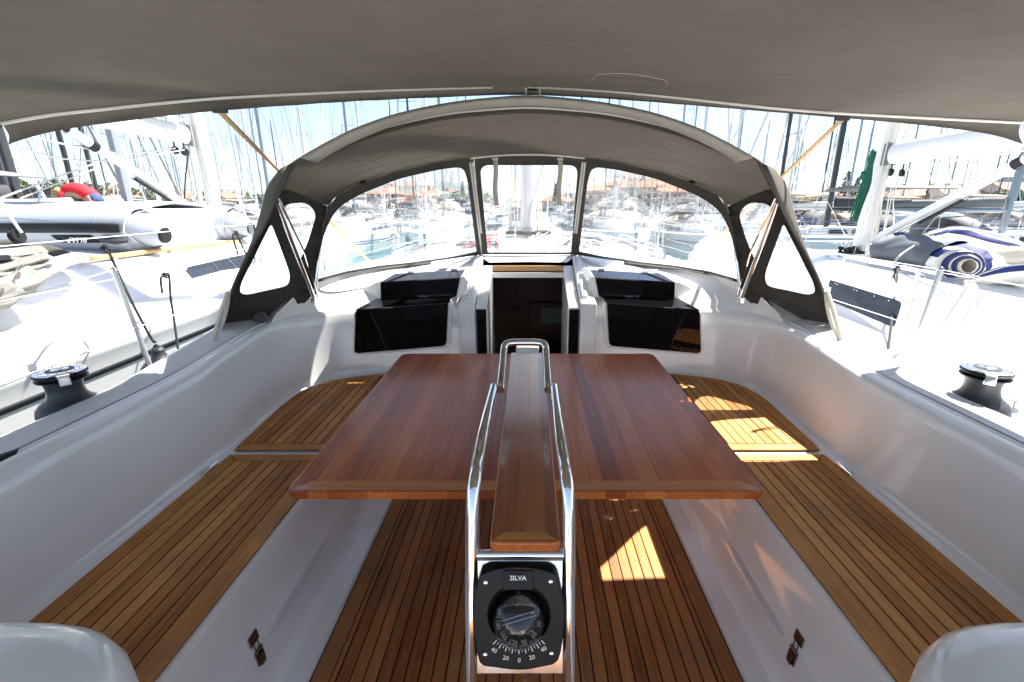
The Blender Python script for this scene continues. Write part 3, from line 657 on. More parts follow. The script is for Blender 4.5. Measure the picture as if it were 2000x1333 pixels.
mb = MB(); pA = PD(928, 1083, DPL + .004); mb.tube([pA, (0, pA.y, pA.z), PD(1104, 1083, DPL + .004)], .0095, 12); mb.build('cross_bar', STEEL, table)
mb = MB(); pA = PD(1026, 1318, DPL + .01); mb.tube([pA, (pA.x, pA.y - .05, 0)], .009, 12); mb.build('conduit', STEEL, table)
nF = Vector((0, -CS, SN)); uF = Vector((0, SN, CS)); xF = Vector((1, 0, 0))
mb = MB(); pl = [PD(931, 1316, DPL), PD(1100, 1316, DPL), PD(1100, 1094, DPL), PD(931, 1094, DPL)]
mb.prism([p - nF * .004 for p in pl], nF * .006); mb.build('compass_plate', BRUSH, table, bevel=.002)
# ================================================================== COMPASS
cc = PD(1014, 1205, DPL - .003); comp = thing('steering_compass', 'black round bulkhead compass on the steel plate of the table frame', 'compass', cc)
KZ = DPL / FPX
def LC(px, py, lift=0): return PD(px, py, DPL - .016 - lift)
def ZC(x, y): return 850 + x / 4.26, 1020 + y / 4.26
ol = [(375, 440), (500, 392), (700, 370), (880, 392), (1005, 440), (1052, 570), (1080, 740), (1070, 900), (1022, 1150), (880, 1205), (700, 1230), (500, 1208), (370, 1165), (325, 900), (312, 740), (332, 570)]
ol = [ZC(*p) for p in ol]; sp = smooth_path([(x, y, 0) for x, y in ol + ol[:1]], 3)[:-1]
cn = Vector((*ZC(697, 775), 0))
def ring(r, lift, n=48): return [LC(cn.x + r * math.cos(a), cn.y - r * math.sin(a), lift) for a in [2 * math.pi * k / n for k in range(n)]]
mb = MB(); n_ = len(sp)
R0 = [LC(p.x, p.y, -.013) for p in sp]; R1 = [LC(p.x, p.y, .007) for p in sp]; R2 = [LC(cn.x + (p.x - cn.x) * .975, cn.y + (p.y - cn.y) * .975, .010) for p in sp]
R3 = []
for p in sp:
    a = math.atan2(-(p.y - cn.y), p.x - cn.x); R3.append((a, 62))
r3 = [LC(cn.x + r * math.cos(a), cn.y - r * math.sin(a), .011) for a, r in R3]; r4 = [LC(cn.x + 58 * math.cos(a), cn.y - 59 * math.sin(a), .002) for a, r in R3]; r5 = [LC(cn.x + 52 * math.cos(a), cn.y - 55 * math.sin(a), -.006) for a, r in R3]
mb.grid([R0, R1, R2, r3, r4, r5], cu=True, smooth=True, flip=False); mb.add(r5, [tuple(range(n_))[::-1]]); mb.build('bezel', BPL, comp, sharp=30)
# hood tab above the dome
mb = MB(); q = [LC(*ZC(565, 400), .010), LC(*ZC(820, 400), .010), LC(*ZC(815, 560), .014), LC(*ZC(570, 560), .014)]; mb.prism(q, nF * .003); mb.build('brand_plate', BPL, comp, bevel=.001)
Mf = lambda px, py, lift, ang=0: frame(LC(px, py, lift), xF * math.cos(ang) + uF * math.sin(ang), uF * math.cos(ang) - xF * math.sin(ang))
PW = mat('white_print', (.8, .8, .8), .5)
px_, py_ = ZC(690, 468); text('brand_lettering', 'SILVA', .0135, Mf(px_, py_, .0175), PW, comp, bold=.00015)
for x, y in ((420, 505), (961, 497), (416, 1104), (968, 1095)):
    q = ZC(x, y); mb = MB(); M = frame((0, 0, 0), xF, uF).to_3x3(); mb.lathe([(.0045, 0), (.0045, .0012), (.003, .0022), (.0005, .0022)], LC(*q, .0095), M, 16); mb.build('screw', STEEL, comp)
mb = MB()
for k in range(-8, 9):
    a = R(-90) + R(k * 5.2); r1, r2 = (76, 66) if k % 2 == 0 else (72, 66)
    if k % 4 == 0 or True:
        c_ = Vector((cn.x, cn.y)); d = Vector((math.cos(a), -math.sin(a))); tn = Vector((d.y, -d.x)) * (.5 if k % 2 else .8)
        q = [c_ + d * r1 + tn, c_ + d * r1 - tn, c_ + d * r2 - tn, c_ + d * r2 + tn]; mb.add([LC(v.x, v.y, .0125) for v in q], [(0, 1, 2, 3)])
mb.build('heel_scale', PW, comp)
for tx, x, y, a in (('40', 490, 1068, -28), ('20', 587, 1132, -12), ('0', 699, 1152, 0), ('20', 806, 1127, 12), ('40', 903, 1058, 30)):
    text('scale_number', tx, .0125, Mf(*ZC(x, y), .0125, R(a)), PW, comp)
# liquid dome and card
dome_r = 53 * KZ; M3 = frame((0, 0, 0), xF, uF).to_3x3(); dc = LC(cn.x, cn.y, -.006)
mb = MB(); cr = dome_r * .88; tl = Matrix.Rotation(R(-46), 3, 'X'); Mc = M3 @ tl
mb.lathe([(.0005, .006), (cr * .55, .004), (cr * .9, 0), (cr, -.010), (cr * .96, -.018), (.001, -.018)], dc + nF * .014, Mc, 32); mb.build('compass_card', mat('card_black', (.02, .02, .025), .5), comp)
cp = dc + nF * .014
def card_text(s_, ang, size, rr=.80, m=PW):
    a = R(ang); loc = Vector((math.cos(a) * cr * rr, math.sin(a) * cr * rr, .0045))
    x_ = Mc @ Vector((math.sin(a) * -1, math.cos(a), 0)); y_ = Mc @ Vector((-math.cos(a), -math.sin(a), .25)); text('card_number', s_, size, frame(cp + Mc @ loc, x_, y_), m, comp)
for s_, a in (('210', 168), ('180', 194), ('150', 225), ('120', 256), ('90', 285), ('60', 316), ('30', 346)): card_text(s_, a, .0115, .86)
card_text('E', 100, .008, .55); card_text('W', 290, .008, .5); card_text('S', 20, .008, .6)
mb = MB()
for k in range(60):
    a = R(k * 6); 
    for rr0, rr1 in ((1.0, 1.0),):
        p0 = Vector((math.cos(a) * cr * 1.005, math.sin(a) * cr * 1.005, -.011)); p1 = Vector((math.cos(a) * cr * .985, math.sin(a) * cr * .985, -.0165 if k % 2 else -.0178)); tn = Vector((-math.sin(a), math.cos(a), 0)) * .0004
        mb.add([cp + Mc @ v for v in (p0 + tn, p0 - tn, p1 - tn, p1 + tn)], [(0, 1, 2, 3)])
for yy in (-.004, .004):
    q = [(-cr * .75, yy - .0004), (cr * .7, yy - .0004), (cr * .7, yy + .0004), (-cr * .75, yy + .0004)]; rot = Matrix.Rotation(R(15), 3, 'Z')
    mb.add([cp + Mc @ (rot @ Vector((x, y, .0072))) for x, y in q], [(0, 1, 2, 3)])
mb.build('card_markings', PW, comp)
mb = MB()
for a0, a1 in ((205, 245), (300, 335)):
    mb.tube([dc + M3 @ Vector((math.cos(R(a)) * dome_r * .9, math.sin(R(a)) * dome_r * .9, .02)) for a in range(a0, a1, 6)], .0009, 5)
mb.tube([dc + M3 @ Vector((0, y, .035)) for y in (-.012, -.03)], .0009, 5); mb.build('lubber_line', mat('yellow_line', (.6, .35, .03), .4), comp)
GL = bpy.data.materials.new('clear_dome'); GL.use_nodes = True; t = GL.node_tree; t.nodes.remove(t.nodes['Principled BSDF'])
tr = nd(t, 'ShaderNodeBsdfTransparent'); tr.inputs[0].default_value = (.9, .92, .95, 1); g2 = nd(t, 'ShaderNodeBsdfGlossy'); g2.inputs['Roughness'].default_value = .02; fr = nd(t, 'ShaderNodeFresnel'); fr.inputs[0].default_value = 1.62; ms = nd(t, 'ShaderNodeMixShader')
t.links.new(fr.outputs[0], ms.inputs[0]); t.links.new(tr.outputs[0], ms.inputs[1]); t.links.new(g2.outputs[0], ms.inputs[2]); t.links.new(ms.outputs[0], t.nodes['Material Output'].inputs[0])
mb = MB(); mb.lathe([(dome_r, 0), (dome_r, .008)] + [(dome_r * math.cos(a), .008 + dome_r * .92 * math.sin(a)) for a in [math.pi / 2 * k / 12 for k in range(1, 12)]] + [(.0005, .008 + dome_r * .92)], dc, M3, 40); mb.build('glass_dome', GL, comp)
DROP = mat('air_bubbles', (.9, .92, .95), .15)
rb = random.Random(3); mb = MB()
for k in range(420):
    a = rb.uniform(-math.pi * .86, -math.pi * .14); f = rb.uniform(.50, .96); y_ = math.sin(a) * f * dome_r; x_ = math.cos(a) * f * dome_r * .95
    if y_ > -dome_r * .34: continue
    zz = .008 + .92 * math.sqrt(max(0, dome_r ** 2 - x_ * x_ - y_ * y_)) * .965; mb.ball(dc + M3 @ Vector((x_, y_, zz)), rb.uniform(.0003, .0008), 4)
mb.build('bubbles', DROP, comp)
# ================================================================== BIMINI
YB = 2.20
bim = thing('bimini', 'grey canvas bimini awning stretched overhead across the whole cockpit', 'bimini', (0, .6, 0))
pip = [(2, 240), (100, 223), (200, 212), (375, 194), (500, 186), (700, 177), (900, 171), (1030, 169), (1160, 175), (1300, 187), (1550, 213), (1800, 228), (1995, 238)]
bot = [(12, 284), (100, 258), (250, 236), (415, 218), (560, 207), (700, 198), (900, 189), (1030, 186), (1160, 192), (1300, 202), (1635, 230), (1800, 245), (1930, 262), (1998, 282)]
fe = resamp(smooth_path([at(x, y, y=YB) for x, y in pip], 5), 90)
bt = resamp(smooth_path([at(x, y, y=YB + .02) for x, y in bot], 5), 90)
rb = random.Random(5)
mb = MB(); rows = []; ny = 44
for j in range(ny):
    f = j / (ny - 1); y = YB - f * 2.45; row = []
    for i, p in enumerate(fe):
        ed = math.exp(-((YB - y) / .35)); x = p.x
        z = p.z + .035 * math.sin(min(1, f * 1.6) * math.pi / 2) - .0
        wr = .006 * ed * math.sin(x * 21 + 4 * math.sin(x * 2.3) + (YB - y) * 6) * (.4 + .6 * abs(math.sin(x * 1.7))) + .006 * math.sin(x * 2.1 + y * 3) * (1 - ed) + .004 * math.sin(x * 5 - y * 7)
        row.append(Vector((x, y, z + wr * (0 if j == 0 else 1))))
    rows.append(row)
mb.grid(rows); mb.build('canopy', CANV, bim, sharp=0)
mb = MB(); rows = []
for j in range(7):
    f = j / 6; row = []
    for i, (a, b2) in enumerate(zip(fe, bt)):
        q = a.lerp(b2, f); wr = (.010 if a.x < 0 else .004) * math.sin(f * math.pi * .6) * math.sin(i * 1.15 + 3 * math.sin(i * .21) + f * 2.0); row.append(q + Vector((0, .012 * math.sin(f * math.pi) + wr, wr * .3)))
    rows.append(row)
mb.grid(rows); mb.build('valance', CANV, bim, sharp=0)
mb = MB()
PIPC = mat('white_piping', (.72, .71, .68), .6, bump=.5, bscale=300)
lw = [p + Vector((0, -.004, -.006)) for p in fe[:44]]; rw = [p + Vector((0, -.004, -.006)) for p in fe[46:]]
mb.tube(lw, [.0135 - .006 * i / 43 for i in range(44)], 6, flat=.55); mb.build('zip_piping', PIPC, bim); mb = MB(); mb.tube(rw, [.006 + .003 * min(1, i / 20) for i in range(44)], 6, flat=.6); mb.build('zip_piping', PIPC, bim)
for x, y in ((1027, 172), (1054, 175)):
    mb = MB(); p = at(x, y, y=YB - .01); mb.tube([p, p + Vector((.001, -.002, -.03))], [.0045, .003], 6); mb.build('zip_pull', PIPC, bim)
mb = MB(); p = at(1040, 173, y=YB - .006); mb.box(p.x - .018, p.x + .018, p.y, p.y + .006, p.z - .008, p.z + .008); mb.build('zip_stop', BPL, bim)
mb = MB()
st = [at(x, y, y=YB - .12) for x, y in ((1160, 170), (1168, 158), (1210, 152), (1262, 155), (1300, 165), (1310, 178))]
for p in st: p.z = fe[60].z + .035 - .028
st2 = smooth_path([(at(x, 165, y=1.98).x, yy, 0) for x, yy in ((1160, 2.05), (1166, 1.97), (1210, 1.93), (1262, 1.94), (1302, 1.98), (1310, 2.05))], 4)
def canz(x, y):
    i = min(range(90), key=lambda k: abs(fe[k].x - x)); return fe[i].z + .035 * math.sin(min(1, (YB - y) / 3.1 * 1.6) * math.pi / 2)
mb.tube([Vector((p.x, p.y, canz(p.x, p.y) - .008)) for p in st2], .0005, 4); mb.build('stitching', PIPC, bim)
mb = MB()
for s in (-1, 1):
    e = fe[0] if s < 0 else fe[-1]
    for y1, zz in ((YB - .03, e.z - .012), (-.2, e.z)):
        if s > 0 and y1 > 0: continue
        x_ = abs(e.x) - .02; mb.tube(smooth_path([(s * x_, y1, zz), (s * (x_ - .01), y1 - .1, zz - .12), (s * (x_ - .12), y1 - .6 if y1 > 0 else y1 + .1, 1.0), (s * (x_ - .15), .75 if y1 > 0 else .3, .62)], 5), .0125, 10)
for y1 in (.9, -.22):
    mb.tube([Vector((p.x, y1, p.z + .045)) for p in fe[::6]], .0125, 8)
mb.build('bimini_frame', STEEL, bim)
# tan webbing straps from the bimini to the coachroof
for s, a, b2 in ((1, at(1645, 234, y=2.10), at(1346, 519, y=3.95)), (-1, at(430, 219, y=2.10), at(727, 517, y=3.9))):
    mb = MB(); d = b2 - a; N_ = 10; pts = [a + d * (k / N_) for k in range(N_ + 1)]
    rows = []; 
    for k, p in enumerate(pts):
        tw = R(20 + (8 if s > 0 else 60) * math.sin(k * .6)); wv = Vector((math.cos(tw), -math.sin(tw) * .4, math.sin(tw) * .5)).normalized() * .014; rows.append([p - wv, p + wv])
    mb.grid(rows); tag(mb.build('tie_strap', TAN, solid=.002), 'tan webbing strap running from the %s front of the bimini down past the spray hood' % ('right' if s > 0 else 'left'), 'strap', 'tan tie straps')
    mb = MB(); mb.box(a.x - .03, a.x + .03, a.y - .004, a.y + .006, a.z - .004, a.z + .014); mb.build('strap_patch', CAND, bim)

# ================================================================== SPRAY HOOD
hood = thing('spray_hood', 'grey canvas spray hood with clear vinyl windows over the companionway', 'spray hood', (0, 2.8, 1.0))
# forward bow A (left half in pixels, mirrored in space)
Apx = [(613, 575, 2.72), (622, 500, 2.76), (632, 440, 2.80), (641, 405, 2.84), (657, 383, 2.88), (711, 357, 2.96), (770, 337, 3.02), (850, 319, 3.06), (930, 308, 3.08), (985, 303, 3.09), (1033, 302, 3.09)]
AL = [at(x, y, y=yy) for x, y, yy in Apx]; AL[-1].x = 0
Bpx = [(428, 648, 2.30), (447, 590, 2.33), (462, 548, 2.36), (482, 505, 2.38), (505, 462, 2.36), (524, 425, 2.15), (545, 380, 2.03), (577, 318, 2.02), (640, 282, 2.07), (700, 252, 2.08), (780, 224, 2.07), (870, 204, 2.07), (950, 194, 2.07), (1033, 189, 2.07)]
BL = [at(x, y, y=yy) for x, y, yy in Bpx]; BL[-1].x = 0
Cpx = [(436, 625, 2.38), (455, 565, 2.42), (474, 520, 2.46), (492, 470, 2.50), (506, 425, 2.52), (515, 390, 2.52), (523, 362, 2.50), (545, 333, 2.44), (592, 299, 2.28), (650, 268, 2.22), (715, 240, 2.24), (800, 215, 2.22), (890, 197, 2.21), (960, 190, 2.21), (1033, 186, 2.21)]
CL = [at(x, y, y=yy) for x, y, yy in Cpx]; CL[-1].x = 0
def two(curve): return curve + [mir(p) for p in curve[::-1][1:]]
def sp(c, n): return resamp(smooth_path(c, 6), n)
# roof: between forward bow (top part) and row C (top part) and hem B (top part)
At = sp(two(AL[3:]), 60); Ct = sp(two(CL[6:]), 60); Bt = sp(two(BL[6:]), 60)
rows = []
for f in (0, .25, .5, .75, 1):
    row = []
    for i, (a, c_) in enumerate(zip(At, Ct)):
        q = a.lerp(c_, f); sg = math.sin(f * math.pi); edge = min(1, min(i, 59 - i) / 8)
        q.z += sg * .012 + sg * .004 * math.sin(i * .9 + f * 7); q.x += sg * .03 * (1 - edge) * (1 if q.x > 0 else -1); row.append(q)
    rows.append(row)
rows.append([c_.lerp(b2, .6) for c_, b2 in zip(Ct, Bt)]); rows.append(Bt)
mb = MB(); mb.grid(rows); mb.build('hood_roof', CANV, hood, sharp=0, sub=1)
# forward edge band of dark canvas + side panels with windows
def tess(outer_, holes, fn, name, m, solid=.003):
    def dens(pl):
        out = []
        for i in range(len(pl)):
            a = Vector((*pl[i], 0)); b_ = Vector((*pl[(i + 1) % len(pl)], 0)); k = max(1, int((b_ - a).length / 14))
            for j in range(k): out.append(a.lerp(b_, j / k))
        return out
    loops = [dens(outer_)] + [dens(h) for h in holes]
    tris = tessellate_polygon(loops); allv = [v for l in loops for v in l]
    mb = MB(); mb.add([fn(v.x, v.y) for v in allv], [tuple(t) for t in tris], 0, False); return mb, loops
def rp2(pts, r, k=5): return [(p.x, p.y) for p in round_poly([(x, y, 0) for x, y in pts], r, k)]
# side panel: plane through front foot, rear foot, top
pf = AL[0]; pr = CL[0]; pt = CL[6].lerp(AL[3], .5)
side = on_plane(pf, pr, pt)
def sideS(px, py):
    return side(px, py)
win1 = rp2([(556, 397), (600, 394), (620, 418), (604, 470), (584, 516), (566, 470), (548, 425)], 16)
win2 = rp2([(530, 432), (568, 535), (566, 555), (556, 562), (480, 578), (466, 572), (470, 552)], 14)
outl = [(613, 562), (619, 500), (632, 440), (641, 405), (600, 385), (565, 372), (525, 360), (515, 390), (506, 425), (492, 470), (474, 520), (455, 565), (436, 625), (425, 655), (470, 640), (520, 612), (560, 600), (590, 592), (604, 580)]
# side surface: blend plane and curve C/A by snapping the rim
rim = {}
def snap(px, py):
    base = side(px, py); best = None
    for (x, y, _), p in list(zip(Apx[:4], AL[:4])) + list(zip(Cpx[:7], CL[:7])):
        d = math.hypot(px - x, py - y); w_ = math.exp(-(d / 22) ** 2)
        if best is None or w_ > best[0]: best = (w_, p)
    d_ = (base - CAM).length; db = (best[1] - CAM).length
    dn = (base - CAM).normalized(); return CAM + dn * (d_ + (db - d_) * best[0])
for s in (-1, 1):
    mb, loops = tess(outl, [win1, win2], snap, 'side', CAND)
    if s > 0: mb = mb.mirror()
    pn = mb.build('side_panel', CAND, hood, solid=.004, sharp=0)
    for w_, nm in ((win1, 'side_window'), (win2, 'side_window')):
        m2 = MB(); P_ = [snap(x, y) for x, y in w_]; cen = sum(P_, Vector()) / len(P_)
        tri, lp = tess(w_, [], snap, 'w', VINR)
        if s > 0: tri = tri.mirror()
        tri.build(nm, VINR, hood, sharp=0)
        tp = MB(); q = [p if s < 0 else mir(p) for p in P_]; tp.tube([p + (CAM - p).normalized() * .003 for p in q], .0045, 6, closed=True); tp.build('window_binding', CAND, hood)
# flap strip along the rear sides (hem)
for s in (-1, 1):
    c1_ = sp(CL[:8], 24); b1_ = sp(BL[:8], 24); rows = []
    for f in (0, .35, .7, 1): rows.append([(c_.lerp(b2, f) + Vector((-.012 * math.sin(f * math.pi), 0, 0))) for c_, b2 in zip(c1_, b1_)])
    mb = MB(); mb.grid(rows)
    if s > 0: mb = mb.mirror()
    mb.build('rear_flap', CANV, hood, sharp=0, solid=.003)
    mb = MB(); mb.tube(b1_, .006, 6)
    if s > 0: mb = mb.mirror()
    mb.build('hem', CAND, hood)
    # skirt under the windows, wavy, hanging to the coaming
    tp = [side(x, y) for x, y in ((613, 555), (590, 572), (560, 580), (520, 592), (470, 612), (436, 632))]
    bt_ = [side(x, y) + Vector((-.01, 0, 0)) for x, y in ((612, 574), (592, 600), (560, 601), (520, 620), (470, 648), (422, 668))]
    tpp = sp(tp, 22); bpp = sp(bt_, 22); rows = [tpp, [a.lerp(b2, .5) + Vector((.008 * math.sin(i * 1.3), 0, 0)) for i, (a, b2) in enumerate(zip(tpp, bpp))], [b2 + Vector((.012 * math.sin(i * 1.3), 0, .008 * math.sin(i * .9))) for i, b2 in enumerate(bpp)]]
    mb = MB(); mb.grid(rows)
    if s > 0: mb = mb.mirror()
    mb.build('skirt', CAND, hood, sharp=0, solid=.003)
# rolled light canvas along the rear bow and the white zip beneath it
def arc(pts, yy): c_ = [at(x, y, y=yy) for x, y in pts]; c_[-1].x = 0; return c_
r1 = arc([(586, 308), (640, 277), (700, 248), (780, 221), (870, 202), (950, 192), (1033, 187)], 2.05)
r2 = arc([(620, 318), (655, 296), (712, 268), (788, 240), (875, 221), (952, 211), (1033, 207)], 2.05)
a1 = sp(two(r1), 70); a2 = sp(two(r2), 70); rows = []
for k in range(9):
    f = k / 8; rows.append([p.lerp(q, f) + Vector((0, -.028 * math.sin(f * math.pi), 0)) for p, q in zip(a1, a2)])
rows += [[p.lerp(q, f) + Vector((0, .02, .0)) for p, q in zip(a1, a2)] for f in (.8, .2)]
mb = MB(); mb.grid(rows); mb.add(rows[0], []); mb.build('rolled_flap', CANL, hood, sharp=0, solid=.002)
z1 = arc([(628, 300), (665, 283), (715, 262), (790, 240), (876, 223), (952, 215), (1033, 211)], 2.17); 
mb = MB(); mb.tube(sp(two(z1), 70), .0042, 6); mb.build('rear_zip', PIPC, hood)
z2 = arc([(628, 306), (665, 289), (715, 268), (790, 246), (876, 229), (952, 221), (1033, 217)], 2.18)
mb = MB(); mb.tube(sp(two(z2), 70), .010, 8); mb.build('rear_bow', CAND, hood)
# forward bow: steel tube at the shoulders, white zip tape over the crown
for s in (-1, 1):
    mb = MB(); q = sp([p + Vector((.008, -.012, 0)) for p in AL[:6]], 26); q = q if s < 0 else [mir(p) for p in q]; mb.tube(q, .0115, 10); mb.build('forward_bow', STEEL, hood)
mb = MB(); q = sp(two([p + Vector((0, -.016, -.002)) for p in AL[5:]]), 60); mb.tube(q, .0095, 8, flat=.7); mb.build('front_zip', PIPC, hood)
for s in (-1, 1):
    mb = MB(); p = AL[5] + Vector((0, -.02, 0)); p = p if s < 0 else mir(p); mb.ball(p, .018, 8, sc=(1.4, 1, .8)); mb.build('bow_clip', BPL, hood)
# main struts
for s in (-1, 1):
    a = at(541, 396, y=2.33); b2 = at(613, 583, y=2.66); a, b2 = (a, b2) if s < 0 else (mir(a), mir(b2))
    mb = MB(); mb.tube([a, b2], .0115, 12); mb.tube([a + Vector((0, .02, .02)), a.lerp(b2, .5) + Vector((s * -.02, .05, 0)), b2 + Vector((0, .05, 0))], .006, 8); mb.build('hood_strut', STEEL, hood)
    mb = MB(); mb.box(b2.x - .012, b2.x + .012, b2.y - .02, b2.y + .03, b2.z - .03, b2.z + .005); mb.build('strut_foot', STEEL, hood, bevel=.003)
    # webbing tensioners at the rear corners
    a = at(446, 565, y=2.21); b2 = at(414, 676, y=2.17); a, b2 = (a, b2) if s < 0 else (mir(a), mir(b2)); md = a.lerp(b2, .5)
    mb = MB()
    for off in (Vector((s * .006, 0, 0)), Vector((-s * .012, .01, .0))):
        rows = []
        for k in range(9):
            f = k / 8; p = a.lerp(b2, f) + off * math.sin(f * math.pi) * (.9 if off.x * s > 0 else 1.2); rows.append([p + Vector((-.011, 0, -.003)), p + Vector((.011, 0, .003))])
        mb.grid(rows)
    mb.build('tension_strap', CREAM, hood, solid=.002)
    mb = MB(); mb.box(a.x - .016, a.x + .016, a.y - .012, a.y - .006, a.z - .012, a.z + .012); mb.build('buckle', STEEL, hood, bevel=.002)
    mb = MB(); mb.tube([b2, b2 + Vector((s * .012, 0, -.02))], .005, 6); mb.box(b2.x - .014, b2.x + .014, b2.y - .014, b2.y + .014, b2.z - .03, b2.z - .022); mb.build('deck_eye', STEEL, hood)
# windscreen: three flat panels of canvas frame with vinyl
plL = on_plane(WB[0], WB[-1], AL[8]); 
def plC_(px, py):
    return on_plane(WB[-1], mir(WB[-1]), Vector((0, AL[-1].y, AL[-1].z)))(px, py)
oL = [(613, 553), (620, 500), (632, 440), (643, 405), (659, 382), (711, 357), (770, 337), (850, 319), (925, 308), (928, 340), (934, 410), (944, 497), (880, 506), (810, 515), (743, 522), (677, 534), (640, 543)]
wL = rp2([(611, 549), (615, 535), (632, 455), (655, 408), (700, 380), (780, 348), (860, 330), (905, 325), (914, 352), (932, 492), (880, 503), (810, 513), (743, 520), (677, 531)], [3, 3, 24, 26, 20, 20, 20, 18, 10, 3, 3, 3, 3, 3])
ctx = 1033
oC = [(926, 308), (985, 303), (1033, 302), (1081, 303), (1140, 308), (1124, 497), (942, 497)]
wC = rp2([(936, 322), (1130, 322), (1116, 494), (952, 494)], [20, 20, 3, 3])
for s in (-1, 1):
    mb, _ = tess(oL, [wL], plL, 'f', CAND); mb = mb if s < 0 else mb.mirror(); mb.build('windscreen_frame', CAND, hood, solid=.004, sharp=0)
    mb, _ = tess(wL, [], plL, 'f', VIN); mb = mb if s < 0 else mb.mirror(); mb.build('windscreen', VIN, hood, sharp=0)
    q = [plL(x, y) + Vector((0, -.003, 0)) for x, y in wL]; q = q if s < 0 else [mir(p) for p in q]
    mb = MB(); mb.tube(q, .004, 6, closed=True); mb.build('window_binding', mat('binding', (.05, .05, .055), .6, bump=.6, bscale=200), hood)
    a = plL(921, 318); b2 = plL(944, 500); a, b2 = (a, b2) if s < 0 else (mir(a), mir(b2)); a += Vector((0, -.012, 0)); b2 += Vector((0, -.012, 0))
    mb = MB()
    for o_ in (-.008, .008): mb.bar(a + Vector((o_, 0, 0)), b2 + Vector((o_, 0, 0)), .012, .006, up=(0, 1, 0))
    mb.build('panel_zip', PIPC, hood)
    # loose cream roll-up straps
    a = at(967, 308, y=3.03); b2 = at(969, 402, y=2.98); a, b2 = (a, b2) if s < 0 else (mir(a), mir(b2)); mb = MB(); rows = []
    for k in range(8):
        p = a.lerp(b2, k / 7) + Vector((.004 * math.sin(k), -.006 * math.sin(k * .8), 0)); rows.append([p + Vector((-.015, 0, 0)), p + Vector((.015, 0, 0))])
    mb.grid(rows); mb.build('roll_strap', CREAM, hood, solid=.002)
    mb = MB(); mb.box(a.x - .019, a.x + .019, a.y - .008, a.y - .004, a.z - .016, a.z - .004); mb.build('strap_slider', PIPC, hood)
mb, _ = tess(oC, [wC], plC_, 'f', CAND); mb.build('windscreen_frame', CAND, hood, solid=.004, sharp=0)
mb, _ = tess(wC, [], plC_, 'f', VIN); mb.build('windscreen', VIN, hood, sharp=0)
q = [plC_(x, y) + Vector((0, -.003, 0)) for x, y in wC]; mb = MB(); mb.tube(q, .004, 6, closed=True); mb.build('window_binding', MATS['binding'], hood)
# canvas foot strip lying on the coachroof
for s in (-1, 1):
    q = [p + Vector((0, -.006, 0)) for p in sp(WB, 30)]; rows = [q, [p + Vector((0, -.03, -.012)) for p in q], [p + Vector((-.0, -.055, -.012 - .002 * math.sin(i))) for i, p in enumerate(q)]]
    mb = MB(); mb.grid([r[:22] for r in rows]); mb = mb if s < 0 else mb.mirror(); mb.build('foot_strip', CAND, hood, solid=.003, sharp=0)

# ================================================================== OWN MAST AND DECK GEAR (seen through the windscreen)
mast = thing('yacht_mast', 'white mast of our yacht wrapped in halyards, seen through the middle window', 'mast', (0, 5.85, 1.05))
mb = MB(); mb.lathe([(.085, 1.05), (.085, 17.5), (.001, 17.6)], (0, 5.85, 0), Matrix.Diagonal((1, 1.35, 1)), 20); mb.build('spar', WALU, mast)
rb = random.Random(11); mb = MB()
for k in range(16):
    x = rb.uniform(-.17, .17); x += .05 * (1 if x > 0 else -1); y = 5.72 + rb.uniform(-.08, .05)
    mb.tube([(x * 1.1, y, 1.12), (x + rb.uniform(-.01, .01), y, 2.2), (x * .6, y, 6), (x * .3, y, 16)], .006, 5)
mb.build('halyard', ROPEW, mast)
mb = MB()
for k, (x, y) in enumerate(((-.22, 5.6), (.22, 5.6), (-.09, 5.55), (.1, 5.55), (.0, 5.5))):
    mb.lathe([(.05, 0), (.06, .015), (.05, .05), (.06, .08), (.02, .09)], (x, y, 1.12), None, 12)
mb.build('mast_winch', BPL, mast)
for s in (-1, 1):
    o = MB(); o.tube([(s * 1.55, 5.6, .75), (s * 1.2, 5.75, 8), (s * .9, 5.8, 9)], .005, 5); o.tube([(s * 1.0, 5.55, 1.0), (s * .1, 5.8, 8)], .004, 5); o.build('shroud', WIRE, mast)
mb = MB(); mb.tube([(0, 5.7, 1.35), (.75, 4.2, 3.9)], .012, 6); mb.build('vang_line', GALU, mast)
for i, (x0, x1, y) in enumerate(((-.72, -.28, 4.6), (.28, .72, 4.6), (-.3, .3, 7.1))):
    mb = MB(); mb.box(x0, x1, y, y + .45, 1.10, 1.135); o = mb.build('deck_hatch', WGLS, yacht, bevel=.01)
mb = MB(); rb = random.Random(2)
for k in range(5):
    x = -.25 - .06 * k; mb.tube(smooth_path([(x + 0.05 * math.sin(j + k), 3.9 + j * .35, 1.135 + .006 * k) for j in range(5)], 3), .007, 5)
tag(mb.build('deck_lines', ROPER), 'red and orange ropes led aft along the deck towards the windscreen', 'rope')
mb = MB()
for k in range(9):
    x = .15 + .05 * k; mb.tube(smooth_path([(x + .06 * math.sin(j * 1.3 + k), 4.0 + j * .33, 1.14 + .006 * (k % 3)) for j in range(6)], 3), .008, 5)
tag(mb.build('deck_lines', ROPEW), 'white ropes spread on the deck right of the mast foot', 'rope')
for s in (-1, 1):
    hr = MB(); hr.tube(smooth_path([(s * 1.12, 3.85, 1.05), (s * 1.13, 3.9, 1.13), (s * 1.08, 4.8, 1.13), (s * 1.04, 5.4, 1.13), (s * 1.03, 5.45, 1.03)], 4), .012, 8)
    tag(hr.build('grab_rail', STEEL), 'steel grab rail on the %s side of the coachroof beyond the windscreen' % ('right' if s > 0 else 'left'), 'handrail')
